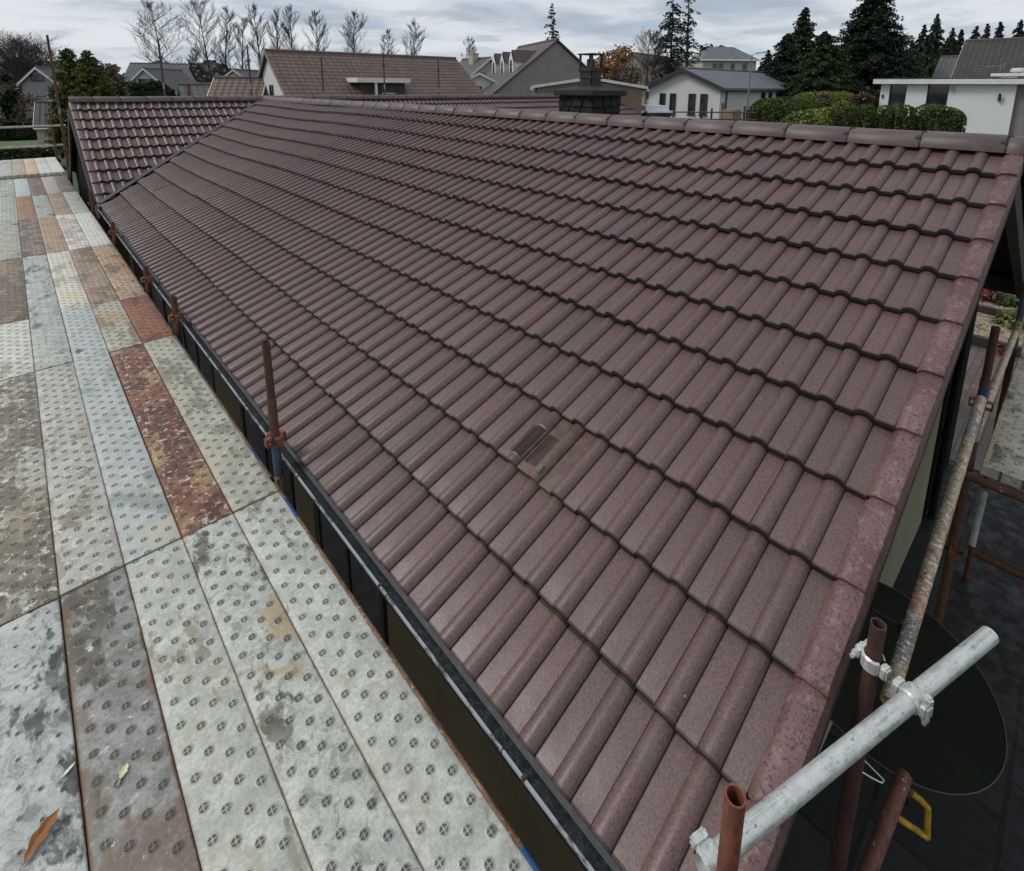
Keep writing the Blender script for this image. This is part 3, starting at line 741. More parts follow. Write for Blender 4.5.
# (description, base pair, patch colour+amount, mud colour+amount, splash colour+amount, clover pattern)
tab = [
 [('pale clean galvanised', GAL, (.45, .43, .33), .30, (.22, .22, .17), .34, CEM, .10, 1), ('galvanised tan-stained', GAL, TANP, .46, MUDG, .42, CEM, .26, 1), ('pale grey-green galvanised', GAL, TANP, .30, (.24, .23, .16), .36, CEM, .16, 1), ('dark brown mud-stained', ((.22, .22, .20), (.36, .36, .34)), (.20, .15, .12), .52, MUD, .50, CEM, .30, 1), ('pale grey puddled small-holed', BLU, (.30, .30, .26), .30, (.07, .07, .055), .45, CEM, .08, 0)],
 [('olive-grey', OLV, (.43, .40, .30), .40, (.20, .19, .14), .42, CEM, .24, 1), ('flaking rust-red', RST, (.34, .24, .12), .40, (.10, .045, .03), .45, (.62, .54, .44), .42, 1), ('pale blue cream-smeared', BLU, (.50, .47, .37), .40, (.26, .29, .27), .36, CEM, .20, 1), ('grey cement-dusted', ((.40, .38, .34), (.54, .52, .46)), PNK[0], .40, (.22, .20, .15), .40, CEM, .34, 1), ('dirty brown-grey mottled', ((.38, .36, .29), (.52, .50, .43)), (.26, .22, .15), .45, (.15, .13, .09), .58, (.66, .66, .62), .36, 1)],
 [('plain orange-rusted', RST, (.30, .12, .05), .45, (.13, .05, .03), .36, (.5, .3, .2), .12, 1), ('beige muddy', OLV, TANP, .42, (.22, .17, .11), .44, CEM, .24, 1), ('clean pale blue', BLU, (.45, .50, .50), .30, (.30, .32, .30), .30, CEM, .10, 1), ('grey-green holed', ((.38, .41, .36), (.52, .54, .48)), OLV[1], .30, MUDG, .32, CEM, .16, 0), ('whitish scuffed', WHT, OLV[1], .40, (.30, .27, .20), .36, CEM, .30, 1)],
 [('orange-edged tan', TAN, (.42, .20, .08), .45, (.14, .10, .07), .40, (.72, .62, .45), .34, 1), ('brown-tan worn', ((.30, .23, .16), (.42, .34, .25)), (.33, .20, .13), .42, (.18, .13, .09), .42, CEM, .14, 1), ('cream-white', WHT, (.60, .55, .38), .45, (.36, .32, .22), .38, CEM, .34, 1), ('blue-grey densely holed', BLU, (.34, .38, .36), .36, MUDG, .36, CEM, .10, 0), ('dark brown dirty', BRN, (.30, .25, .15), .45, (.13, .10, .07), .48, (.60, .57, .48), .28, 1)],
 [('bright whitish', WHT, (.60, .58, .50), .35, (.36, .35, .30), .32, CEM, .40, 1), ('pinkish-white', PNK, WHT[1], .45, (.30, .25, .20), .34, CEM, .40, 1), ('tan', TAN, (.36, .26, .18), .40, (.24, .18, .12), .36, CEM, .14, 1), ('brown with a dark smear', ((.26, .20, .16), (.38, .31, .26)), (.20, .14, .11), .45, MUD, .46, CEM, .16, 1), ('grey-green speckled', OLV, GAL[0], .40, MUDG, .38, CEM, .26, 0)],
 [('plain grey', GAL, (.38, .40, .37), .36, MUDG, .30, CEM, .20, 0), ('dull tan', TAN, PNK[0], .40, (.22, .18, .13), .36, CEM, .14, 1), ('grey-green', ((.36, .40, .36), (.48, .52, .46)), GAL[0], .36, MUDG, .36, CEM, .12, 0), ('orange-brown', ((.34, .20, .11), (.44, .28, .17)), (.36, .18, .08), .42, (.2, .12, .07), .3, CEM, .10, 1), ('pale grey', GAL, (.45, .43, .36), .4, MUDG, .3, CEM, .26, 1)],
 [('grey-brown', BRN, (.25, .22, .18), .4, MUD, .36, CEM, .10, 1), ('light brownish-grey', PNK, GAL[0], .40, (.25, .22, .18), .34, CEM, .18, 0), ('reddish-brown', ((.25, .16, .13), (.36, .24, .20)), (.28, .16, .12), .4, MUD, .4, CEM, .10, 1), ('pale blue ribbed', ((.44, .465, .455), (.57, .59, .57)), BLU[1], .3, (.35, .38, .38), .3, CEM, .10, 0), ('mid grey', GAL, OLV[0], .4, MUDG, .34, CEM, .16, 0)],
 [('whitish', WHT, GAL[1], .4, (.34, .34, .3), .3, CEM, .3, 0), ('pale cream', WHT, (.55, .50, .38), .4, (.36, .34, .3), .3, CEM, .3, 0), ('peach-orange', ((.52, .36, .22), (.66, .48, .32)), WHT[1], .35, (.36, .3, .2), .3, CEM, .2, 0), ('beige', ((.42, .38, .28), (.54, .50, .40)), TANP, .36, MUDG, .3, CEM, .2, 0), ('light grey', GAL, WHT[0], .4, MUDG, .3, CEM, .2, 0)],
]
ordn = ['beside the gutter', 'second from the gutter', 'third from the gutter', 'fourth from the gutter', 'fifth from the gutter']
rown = ['nearest row', 'second row', 'short third row', 'fourth row', 'fifth row', 'sixth row', 'seventh row', 'raised farthest bay']
def board_mesh(w, L, z=0., mat=None, warp=0.):
    """folded steel batten: top skin, rolled long edges, side webs and end closures"""
    mb = MB(); r = .007; h = .058
    pr = [(0.004, -h), (0, -h+.004), (0, -r), (.002, -.002), (r, 0), (w*.33, .0012), (w*.66, .0012), (w-r, 0), (w-.002, -.002), (w, -r), (w, -h+.004), (w-.004, -h)]
    ys = [0, .004]+[L*i/8 for i in range(1, 8)]+[L-.004, L]; V = []
    for i, y in enumerate(ys):
        e = -.002 if i in (0, len(ys)-1) else 0
        for x, zz in pr: V.append((x, y, zz+e+warp*math.sin(math.pi*y/L)))
    m = len(pr); F = []
    for i in range(len(ys)-1):
        for j in range(m-1): F.append((i*m+j, (i+1)*m+j, (i+1)*m+j+1, i*m+j+1))
    F.append(tuple(range(m))); F.append(tuple((len(ys)-1)*m+j for j in range(m))[::-1])
    return mb.add(V, F)
rb = random.Random(21)
for r_, row in enumerate(tab):
    y0, y1 = rows_y[r_]+.006, rows_y[r_+1]-.006
    for c_, (nm, bp, pc, pa, mc, ma, spc, sa, clv) in enumerate(row):
        x1 = -3.795-c_*.2285; x0 = x1-BW; z = BZ+rb.uniform(-.003, .003)+(.085 if r_ == 7 else 0)
        dy = rb.uniform(-.006, .006)
        if r_ >= 1: ma = min(.62, ma*1.2); sa = min(.44, sa*1.15+.02); pa = min(.6, pa*1.1)
        m = mat_board('steel_batten', bp[0], bp[1], pc, pa, mc, ma, spc, sa, bool(clv), float(r_*5+c_+1), .8 if 'rust' in nm or 'orange' in nm or 'dark brown mud' in nm else .25)
        mb = board_mesh(BW, y1-y0, warp=rb.uniform(-.002, .002))
        o = smooth_angle(mb.build('scaffold_board', m), 50); o.location = (x0, y0+dy, z); o.rotation_euler.z = rb.uniform(-.0012, .0012)
        tag(o, f'{nm} steel board {ordn[c_]}, {rown[r_]}', 'scaffold board', 'steel boards of the scaffold walkway')
# ledgers along the walkway edge
def tube_thing(name, a, b, r, mat, label, cat, group=None, wall=.020, n=20):
    """hollow tube as one object whose local Z runs along it"""
    a = Vector(a); b = Vector(b); L = (b-a).length
    mb = MB(); mb.tube((0, 0, 0), (0, 0, L), r, n=n, wall=r-.004)
    o = mb.build(name, mat); smooth_angle(o, 40); o.location = a
    o.rotation_mode = 'QUATERNION'; o.rotation_quaternion = (b-a).to_track_quat('Z', 'Y')
    return tag(o, label, cat, group)
def mat_ledger(L):
    t = NT('rusty_ledger_with_blue_ends'); v = t.coord(); sp = t.n('ShaderNodeSeparateXYZ'); t.l(v, sp.inputs[0]); z = sp.outputs[2]
    n = t.noise(t.mapping(v, (1, 1, .3)), 22, 5, .75); f = t.noise(v, 60, 4, .7)
    c = t.mix(t.ramp(n, .35, .62), (.16, .07, .035), (.34, .20, .11)); c = t.mix(t.ramp(f, .56, .64), c, (.52, .44, .33)); c = t.mix(t.ramp(f, .30, .36, 1, 0), c, (.05, .03, .02))
    e = t.math('MAXIMUM', t.math('MULTIPLY', t.ramp(z, .18, .19), t.ramp(z, .33, .34, 1, 0)), t.math('MULTIPLY', t.ramp(z, L-.34, L-.33), t.ramp(z, L-.16, L-.15, 1, 0)))
    c = t.mix(t.math('MULTIPLY', e, t.ramp(n, .36, .46)), c, (.03, .12, .32)); t.bump(n, .5, .003)
    return t.fin(c, .6, .1)
post_y = [.12, 2.55, 5.05, 6.42, 8.88, 11.45]
lab = ['nearest rusty ledger tube with blue bands along the walkway edge', 'rusty ledger tube beside the gutter between the tall standard and the next', 'short rusty ledger tube beside the orange-rusted board', 'rusty ledger tube beside the gutter along the fourth row', 'rusty ledger tube beside the gutter along the fifth row']
for i in range(5):
    a, b = post_y[i]+.03, post_y[i+1]-.03
    tube_thing('ledger_tube', (-3.797, a, -1.832), (-3.797, b, -1.832), .0242, mat_ledger(b-a), lab[i], 'scaffold tube', 'ledger tubes along the walkway edge')
def standard(x, y, ztop, zblue, label, zbase=-4.2, group='scaffold standards beside the gutter', spig=True, cups=(-1.57,), r=.0242, tone=None):
    e = empty('scaffold_standard', (x, y, zbase), label, 'scaffold pole', group)
    mb = MB(); L = ztop-zbase; sp = .33 if spig else 0
    mb.tube((0, 0, 0), (0, 0, L-sp), r, n=20, wall=r-.004)
    if zblue is not None: m = mat_band_post(round(zblue-zbase, 3))
    else: m = tone or mat_rust(k=.03)
    o = smooth_angle(mb.build('pole', m), 40); o.parent = e
    if spig:
        mb = MB(); mb.tube((0, 0, L-sp-.05), (0, 0, L), r*.86, n=20, wall=r*.86-.004); mb.tube((r*.8, 0, L-.2), (r*.88, 0, L-.2), .005, n=8)
        o = smooth_angle(mb.build('spigot', tone or mat_rust('rusty_spigot', (.060, .028, .022), (.11, .045, .03)), None), 40); o.parent = e
    for z in cups:
        mb = MB(); zz = z-zbase
        for k in range(4):
            a = k*math.pi/2+.15; M_ = Matrix.Rotation(a, 4, 'Z')
            for dz in (-.022, .022): mb.bbox((r-.004, -.019, zz+dz-.003), (r+.030, .019, zz+dz+.003), .002, M_)
            mb.bbox((r+.026, -.019, zz-.025), (r+.031, .019, zz+.025), .002, M_)
        o = mb.build('wedge_cup', mat_rust('rusty_cup', (.14, .05, .028), (.24, .09, .04))); o.parent = e
    return e
standard(-3.752, 2.55, -.985, -1.60, 'tall rusty standard with blue and cream bands beside the gutter, highest above the boards')
standard(-3.752, 5.05, -1.475, None, 'short rusty standard stub at the gutter edge just beyond the tall one', spig=False, cups=(-1.66,))
standard(-3.752, 6.42, -1.54, None, 'rusty standard stub beside the orange-edged tan board', spig=False, cups=(-1.68,))
standard(-3.752, 8.88, -1.52, None, 'small rusty standard stub beside the bright whitish board', spig=False, cups=(-1.66,))
standard(-3.752, 11.45, -1.45, None, 'farthest rusty standard stub at the foot of the roof valley', spig=False, cups=(-1.66,))
# transoms below the board ends
for i, y in enumerate(rows_y[1:8]):
    tube_thing('transom_tube', (-5.1, y, -1.888), (-3.75, y, -1.888), .0242, mat_rust(k=.02), 'rusty transom tube under the board joint between '+['first and second','second and third','third and fourth','fourth and fifth','fifth and sixth','sixth and seventh','seventh and eighth'][i]+' rows of the walkway', 'scaffold tube', 'transoms under the walkway')
# outer line of the walkway and far end
tube_thing('ledger_tube', (-4.965, -.1, -1.84), (-4.965, 20.1, -1.84), .0242, mat_rust(k=.02), 'long rusty tube under the outer edge of the walkway', 'scaffold tube')
fe = at(47, 35, 1); 
def yat(px, py, Y):
    d = at(px, py, 1)-CAM; return CAM+d*((Y-CAM[1])/d[1])
tp = yat(47, 35, 18.2)
standard(tp[0], 18.2, tp[2], tp[2]-1.6, 'tallest scaffold standard at the far end of the walkway beside the yellow-green conifers', cups=(tp[2]-.75, tp[2]-2.6, tp[2]-3.1), spig=True, group='scaffold standards beyond the cross wing', r=.03)
for i, (a, b) in enumerate((((-2, 128), (61, 125.5)), ((-2, 148.5), (60, 145)))):
    A, B = yat(*a, 19.6), yat(*b, 19.6)
    tube_thing('guard_rail', (A[0]-1.6, 19.6, A[2]), (B[0]+.1, 19.6, B[2]), .03, mat_plain('weathered_pale_tube', (.42, .38, .30), .6), ('upper', 'lower')[i]+' pale guard rail across the far end of the walkway', 'guard rail', 'guard rails across the far end of the walkway')
standard(-3.78, 19.6, -.3, None, 'rusty standard at the far corner of the walkway carrying the pale guard rails', spig=False, cups=(-.9, -1.3), group='scaffold standards beyond the cross wing')
standard(-3.72, 16.75, -.95, None, 'rusty standard beside the dark gable of the cross wing', spig=False, cups=(-1.2,), group='scaffold standards beyond the cross wing')
for px, pt, lb in ((158, 40, 'tall rusty standard in front of the bare spreading tree'), (247, 45, 'rusty standard just left of the white gable with a small window'), (321, 57, 'thin rusty standard left of the dormer on the brown roof'), (383, 52, 'rusty standard in front of the dormer canopy'), (438, 58, 'thin rusty standard right of the dormer on the brown roof')):
    tp = yat(px, pt, 17.2)
    standard(tp[0], 17.2, tp[2], tp[2]-.9, lb, cups=(tp[2]-.45,), spig=True, group='scaffold standards beyond the cross wing', r=.026)
# ---------------------------------------------------------------- gable end scaffold (right)
GA = Vector((-3.576, -.043, -1.316)); GB = Vector((-2.57, -.362, -1.31)); gd = (GB-GA).normalized()
p1 = at(735, 800, 1.10)
standard(p1[0], p1[1], p1[2]+.012, None, 'orange-rusted open tube end in the foreground, in front of the galvanised tube', cups=(), spig=True, tone=mat_rust('orange_rust', (.14, .045, .028), (.24, .078, .038), (.07, .028, .02)), group='standards at the gable end')
p2 = at(878, 628, 1.60)
standard(p2[0], p2[1], p2[2]+.015, None, 'dark brown standard with a spigot sleeve beside the verge, behind the galvanised tube', cups=(), spig=True, tone=mat_rust('dark_brown_rust', (.045, .022, .018), (.085, .036, .026), (.022, .014, .012)), group='standards at the gable end')
g = tube_thing('galvanised_tube', GA-gd*.115, GB, .0242, mat_galv(), 'bright galvanised tube crossing in front of the verge at lower right', 'scaffold tube', n=32)
def coupler(at_, dir_, away, name_label, rusty=False):
    e = empty('tube_coupler', at_, name_label, 'coupler', 'couplers on the galvanised tube')
    d = Vector(dir_).normalized(); a = Vector(away); a = (a-d*a.dot(d)).normalized(); c = d.cross(a)
    M_ = Matrix(((a.x, c.x, d.x), (a.y, c.y, d.y), (a.z, c.z, d.z))).to_4x4()
    mg = mat_galv(); mr = mat_rust()
    mb = MB(); n = 22; V = []; F = []
    for z in (-.024, .024):
        for r in (.0252, .0305):
            for i in range(n+1):
                t = math.radians(-155+310*i/n)+math.pi; V.append((math.cos(t)*r, math.sin(t)*r, z*(1 if r < .03 else .8)))
    m = n+1
    for i in range(n):
        F += [(i, i+1, m+i+1, m+i), (2*m+i+1, 2*m+i, 3*m+i, 3*m+i+1), (m+i, m+i+1, 3*m+i+1, 3*m+i), (i+1, i, 2*m+i, 2*m+i+1)]
    V = [tuple(M_ @ Vector(v)) for v in V]; mb.add(V, F)
    mb.bbox((.026, -.016, -.02), (.048, .016, .02), .005, M_)
    o = smooth_angle(mb.build('clamp_band', mg), 40); o.parent = e
    mb = MB(); 
    def T(p): return tuple(M_ @ Vector(p))
    mb.tube(T((-.036, -.045, 0)), T((-.036, .05, 0)), .0065, n=10); mb.tube(T((-.036, .030, 0)), T((-.036, .044, 0)), .0125, n=6); mb.tube(T((-.036, -.03, 0)), T((-.036, -.018, 0)), .011, n=10)
    o = smooth_angle(mb.build('bolt', mr if rusty else mg), 30); o.parent = e
    mb = MB(); mb.bbox((-.046, -.020, -.019), (-.022, .022, .019), .006, M_)
    o = mb.build('flap', mg); o.parent = e
    return e
def near_pt(P, A, d): return A+d*((Vector(P)-A).dot(d))
q2 = near_pt((p2[0], p2[1], -1.31), GA, gd)
coupler(q2, gd, Vector((p2[0], p2[1], q2.z))-q2, 'grey swivel coupler clamping the galvanised tube to the dark brown standard')
coupler((p2[0], p2[1], q2.z), (0, 0, 1), q2-Vector((p2[0], p2[1], q2.z)), 'grey clamp ring round the dark brown standard beside the verge')
qa = at(704, 856, 1.22); qa = near_pt(qa, GA, gd)
coupler(qa, gd, (0, 1, .3), 'coupler with a rusty bolt at the lower left end of the galvanised tube', True)
SA = Vector(at(888, 702, 1.80)); SB = Vector(at(981, 399, 2.95))
tube_thing('splattered_tube', SA, SB, .0242, mat_splat_tube(), 'long paint-splattered brown tube raking up past the verge to the far deck', 'scaffold tube', n=28)
p3 = at(996, 327, 3.10)
standard(p3[0], p3[1], p3[2], -1.33, 'rusty standard at the corner of the right-hand deck, with blue and cream bands below', cups=(-1.45, -2.45), spig=True, group='standards at the gable end')
p4 = at(1021, 312, 4.6)
standard(p4[0], p4[1], p4[2]+.3, p4[2]+.12, 'blue-banded standard at the right edge of the picture beyond the deck', cups=(), spig=False, group='standards at the gable end')
LA = Vector(at(905, 775, 2.0)); LB = Vector(at(868, 871, 1.78)); ld = (LB-LA).normalized()
tube_thing('lower_tube', LA, LA+ld*2.2, .0242, mat_rust('rusty_mottled', (.10, .04, .03), (.20, .08, .045), (.04, .02, .018), .06), 'mottled rusty tube below the galvanised tube with a flared end', 'scaffold tube', n=24)
# yellow bracket
e = empty('yellow_bracket', tuple(at(905, 815, 2.05)), 'small yellow folded bracket beside the mottled rusty tube in the shade', 'bracket')
ml = MB(); pts = [Vector(at(*p, 2.08)) for p in ((911, 792), (921, 800), (928, 808), (927, 837), (897, 817))]
for a, b in zip(pts[:-1], pts[1:]):
    ml.tube(a, b, .011, n=8)
o = ml.build('frame', mat_plain('yellow_paint', (.46, .28, .015), .5, 0, .4, 40.)); o.parent = e; o.location = -Vector(e.location)
ml = MB(); ml.bbox((-.02, -.02, -.03), (.02, .02, .03), .008, Matrix.Translation(Vector(at(903, 795, 2.04)))); o = ml.build('socket', mat_dark()); o.parent = e; o.location = -Vector(e.location)
# loop of wire
wl = MB(); c0 = at(872, 772, 1.68); wp = [Vector(at(*p, 1.68)) for p in ((858, 755), (866, 762), (876, 772), (884, 780), (882, 783), (872, 778), (862, 772))]
wl.path(wp, .0022, 6); tag(wl.build('wire_loop', mat_galv()), 'thin twisted wire loop hanging under the galvanised tube beside the dark brown standard', 'wire')
# right-hand deck
dk = [('cream dusty perforated steel board with a dark scuff, inner edge of the right-hand deck', ((.46, .42, .32), (.60, .55, .43)), .40), ('cream perforated steel board, second from the inner edge of the right-hand deck', ((.48, .44, .34), (.62, .58, .46)), .30), ('cream perforated board, third from the inner edge of the right-hand deck', ((.44, .40, .31), (.58, .54, .43)), .3), ('outer cream perforated board of the right-hand deck', ((.44, .40, .31), (.58, .54, .43)), .3)]
for i, (lb, bp, ma) in enumerate(dk):
    mb = board_mesh(BW, 3.0); m = mat_board('steel_batten', bp[0], bp[1], (.50, .44, .30), .4, MUD, ma, CEM, .24, False, 60.+i, .5)
    o = smooth_angle(mb.build('scaffold_board', m), 50); o.rotation_euler.z = -math.pi/2; o.location = (-.695, -.175-i*.2285, BZ); tag(o, lb, 'scaffold board', 'boards of the right-hand deck')
tube_thing('bearer_tube', (-.73, -.10, -1.885), (-.73, -1.3, -1.885), .0242, mat_rust(k=.06), 'rusty and blue bearer tube under the front edge of the right-hand deck', 'scaffold tube')
tube_thing('inner_ledger', (p3[0]+.05, p3[1]-.0, -1.66), (2.6, -.12, -1.66), .0242, mat_splat_tube(), 'paint-splashed ledger tube along the inner edge of the right-hand deck', 'scaffold tube')
LO = at(974, 551, 3.55)
tube_thing('low_ledger', LO, (LO[0], -1.5, LO[2]), .03, mat_band_post(.62), 'low pale and blue ledger tube crossing above the slab patio', 'scaffold tube')
tube_thing('upright_tube', at(985, 490, 3.45), at(972, 545, 3.5), .018, mat_galv(), 'short grey upright tube under the right-hand deck corner', 'scaffold tube')
# fallen leaves and scraps on the boards
def leaf(px, py, L, W, ang, mat, lb, curl=.01, name='fallen_leaf', cat='leaf'):
    d = at(px, py, 1)-CAM; P = CAM+d*((BZ+.004-CAM[2])/d[2]); mb = MB(); n = 9; V = []; F = []
    for i in range(n+1):
        t = i/n; w = W*math.sin(math.pi*min(1, t*1.02))**.8*.5+.001
        for s in (-1, -.4, .4, 1): V.append((t*L-L/2, s*w*(1+.2*math.sin(t*19)), .003+curl*abs(s)**1.5*math.sin(math.pi*t)+curl*.5*(t-.5)**2*4))
    for i in range(n):
        for j in range(3): F.append((i*4+j, i*4+j+1, (i+1)*4+j+1, (i+1)*4+j))
    mb.add(V, F); mb.tube((-L/2-.02, 0, .004), (-L/2+.01, 0, .004), .0012, n=5)
    o = mb.build(name, mat); o.location = P; o.rotation_euler.z = ang; return tag(o, lb, cat)
leaf(43, 836, .115, .038, 1.05-.25, mat_leaf('curled_leaf', (.26, .10, .03), (.34, .15, .04), (.07, .03, .02)), 'curled orange-brown leaf in a damp patch at bottom left', .014)
leaf(124, 772, .042, .020, 1.0, mat_plain('pale_leaf', (.66, .62, .38), .6, 0, .15, 40.), 'small pale yellow leaf on the dark mud-stained board', .004)
leaf(68, 771, .045, .008, .55, mat_plain('white_scrap', (.75, .75, .72), .5), 'thin white scrap lying on the board joint at lower left', .001, 'paper_scrap', 'scrap')
leaf(53, 419, .07, .006, .3, mat_dark('dark_twig', (.05, .045, .035), .7), 'thin dark twig on the second row of boards', .001, 'twig', 'twig')
leaf(79, 351, .06, .03, .3, mat_dark('dark_leaf', (.05, .045, .035), .7), 'small dark leaf on the pale blue board', .004)

# ================================================================== GROUND
def grid_mesh(x0, x1, y0, y1, n, f):
    mb = MB(); xs = np.linspace(x0, x1, n); ys = np.linspace(y0, y1, n)
    V = [(x, y, f(x, y)) for y in ys for x in xs]; F = [(j*n+i, j*n+i+1, (j+1)*n+i+1, (j+1)*n+i) for j in range(n-1) for i in range(n-1)]
    return mb.add(V, F)
t = NT('grass_ground'); v = t.coord(); n = t.noise(v, .25, 5, .65); f = t.noise(v, 6, 4, .7)
c = t.mix(t.ramp(n, .35, .65), (.035, .055, .018), (.07, .085, .035)); c = t.mix(t.ramp(f, .45, .7, 0, .6), c, (.05, .045, .025)); t.bump(f, .5, .05)
mg = t.fin(c, .9)
tag(grid_mesh(-700, 700, -300, 1100, 180, ground_z).build('ground', mg), kind='structure')
t = NT('wet_slabs'); v = t.coord(); b = t.n('ShaderNodeTexBrick'); t.l(v, b.inputs[0]); b.offset = .5
b.inputs['Color1'].default_value = (.012, .013, .014, 1); b.inputs['Color2'].default_value = (.022, .023, .025, 1); b.inputs['Mortar'].default_value = (.006, .006, .006, 1)
b.inputs['Scale'].default_value = 1.; b.inputs['Brick Width'].default_value = .6; b.inputs['Row Height'].default_value = .6; b.inputs['Mortar Size'].default_value = .014
n = t.noise(v, 9, 5, .7); c = t.mix(t.ramp(n, .45, .7, 0, .6), b.outputs[0], (.007, .008, .007)); t.bump(t.math('SUBTRACT', t.math('MULTIPLY', n, .3), b.outputs[1]), .5, .01)
slabm = t.fin(c, t.ramp(n, .35, .6, .40, .75), 0, .3)
tag(MB().box((-6.5, -6, -4.3), (3.4, GY-.002, -4.188)).build('patio', slabm), kind='structure')
tag(MB().box((-6.5, GY, -4.3), (-3.42, 24, -4.190)).build('side_path', slabm), kind='structure')
t = NT('paving_setts'); v = t.coord(); b = t.n('ShaderNodeTexBrick'); t.l(v, b.inputs[0])
b.inputs['Color1'].default_value = (.085, .048, .038, 1); b.inputs['Color2'].default_value = (.135, .095, .075, 1); b.inputs['Mortar'].default_value = (.035, .03, .025, 1)
b.inputs['Scale'].default_value = 1.; b.inputs['Brick Width'].default_value = .22; b.inputs['Row Height'].default_value = .11; b.inputs['Mortar Size'].default_value = .008
n = t.noise(v, 4, 5, .7); c = t.mix(t.ramp(n, .45, .7, 0, .6), b.outputs[0], (.09, .085, .07)); t.bump(b.outputs[1], .3, .01)
tag(MB().box((3.42, -6, -4.3), (7.6, 6, -4.184)).build('paved_drive', t.fin(c, .6)), kind='structure')
t = NT('gravel_bed_soil'); v = t.coord(); n = t.vor(v, 26, out='Color'); m_ = t.noise(v, 5, 4, .7)
sp = t.n('ShaderNodeSeparateColor'); t.l(n, sp.inputs[0]); c = t.mix(sp.outputs[0], (.12, .085, .05), (.40, .33, .24)); c = t.mix(t.ramp(m_, .45, .6, 0, .7), c, (.07, .05, .03)); t.bump(sp.outputs[1], .6, .02)
tag(MB().box((7.7, -6, -4.3), (12.4, 6, -4.16)).build('gravel_bed', t.fin(c, .85)), kind='structure')
for i, (x, lb) in enumerate(((7.62, 'dark timber edging at the near side of the gravel bed'), (9.5, 'dark timber edging crossing the middle of the gravel bed'))):
    tag(MB().bbox((x, -5.9, -4.25), (x+.12, 5.9, -4.02), .01).build('bed_edging', mat_dark('dark_sleeper', (.02, .018, .015), .7)), lb, 'edging', 'timber edgings of the gravel bed')
# ------------------------------------------------------------------ plants helpers
def rng(seed): return np.random.default_rng(seed)
def quads_from(R, C, size, flat=0.):
    n = len(C); A = R.normal(size=(n, 3)); A /= np.linalg.norm(A, axis=1, keepdims=True); A[:, 2] *= (1-flat)
    B = R.normal(size=(n, 3)); B -= A*(A*B).sum(1, keepdims=True)/np.maximum((A*A).sum(1, keepdims=True), 1e-6); B /= np.linalg.norm(B, axis=1, keepdims=True)
    s = size*R.uniform(.6, 1.3, (n, 1)); return A*s, B*s*R.uniform(.35, .8, (n, 1))
def base_z(x, y): return ground_z(x, y)-.05
bark = mat_plain('tree_bark', (.055, .045, .038), .85, 0, .3, 8.)
def trunk_mesh(P, h, r, lean=0., n=8, seed=0):
    mb = MB(); q = [(0, 0, 0)]; R = random.Random(seed)
    for i in range(1, 6): q.append((q[-1][0]+R.gauss(0, .02)*h*.3+lean, q[-1][1]+R.gauss(0, .02)*h*.3, h*i/5))
    for i in range(5): mb.tube(q[i], q[i+1], r*(1-i/5.5), r*(1-(i+1)/5.5), n=n, caps=False)
    return mb
def conifer(px, py_top, d, wpx, mat, label, seed, group=None, dens=1., droop=.25, top_bare=0., low=.05, leafs=1., gaps=.0, name='conifer', rag=.35, up=0., pexp=.8):
    T = at(px, py_top, d); x, y = T[0], T[1]; zb = base_z(x, y); h = T[2]-zb; rad = wpx*d/FL/2; R = rng(seed)
    e = empty(name, (x, y, zb), label, 'tree', group)
    o = smooth_angle(trunk_mesh(T, h*.97, max(.06, h*.018), seed=seed).build('trunk', bark)); o.parent = e
    lv = int(34*dens); Cs = []
    br = MB()
    for i in range(lv):
        f = low+(1-low)*(i/lv)**.95; prof_ = (1-f)**pexp*(1 if f > .25 else .75+f); nb = max(4, int(9*dens*(1-f)+4))
        if gaps and R.random() < gaps*.5: nb = nb//2
        for b in range(nb):
            if R.random() < gaps: continue
            a = R.uniform(0, 2*math.pi); L = rad*max(.05, prof_)*R.uniform(1-rag, 1+rag*.45)
            z0 = f*h; m = max(10, int(L/(.0042*d)*11*leafs)); tt = R.uniform(.12, 1, m)
            pos = np.stack([np.cos(a)*tt*L, np.sin(a)*tt*L, z0-droop*L*tt**1.6+up*L*tt+.02*h*np.sin(tt*3)], 1)
            pos += R.normal(size=(m, 3))*np.array([.13, .13, .10])*(.25+L*.24)
            Cs.append(pos)
            if i % 2 == 0: br.tube((0, 0, z0), (math.cos(a)*L*.8, math.sin(a)*L*.8, z0-droop*L*.6+up*L*.8), .02+.006*L, .008, n=4, caps=False)
    C = np.concatenate(Cs); sz = max(.04, .0014*d); U, W = quads_from(R, C, sz*1.1, .35)
    mb = MB(); mb.quads(C, U, W); o = mb.build('crown', mat); o.parent = e
    if br.v: o2 = br.build('branches', bark); o2.parent = e
    return e
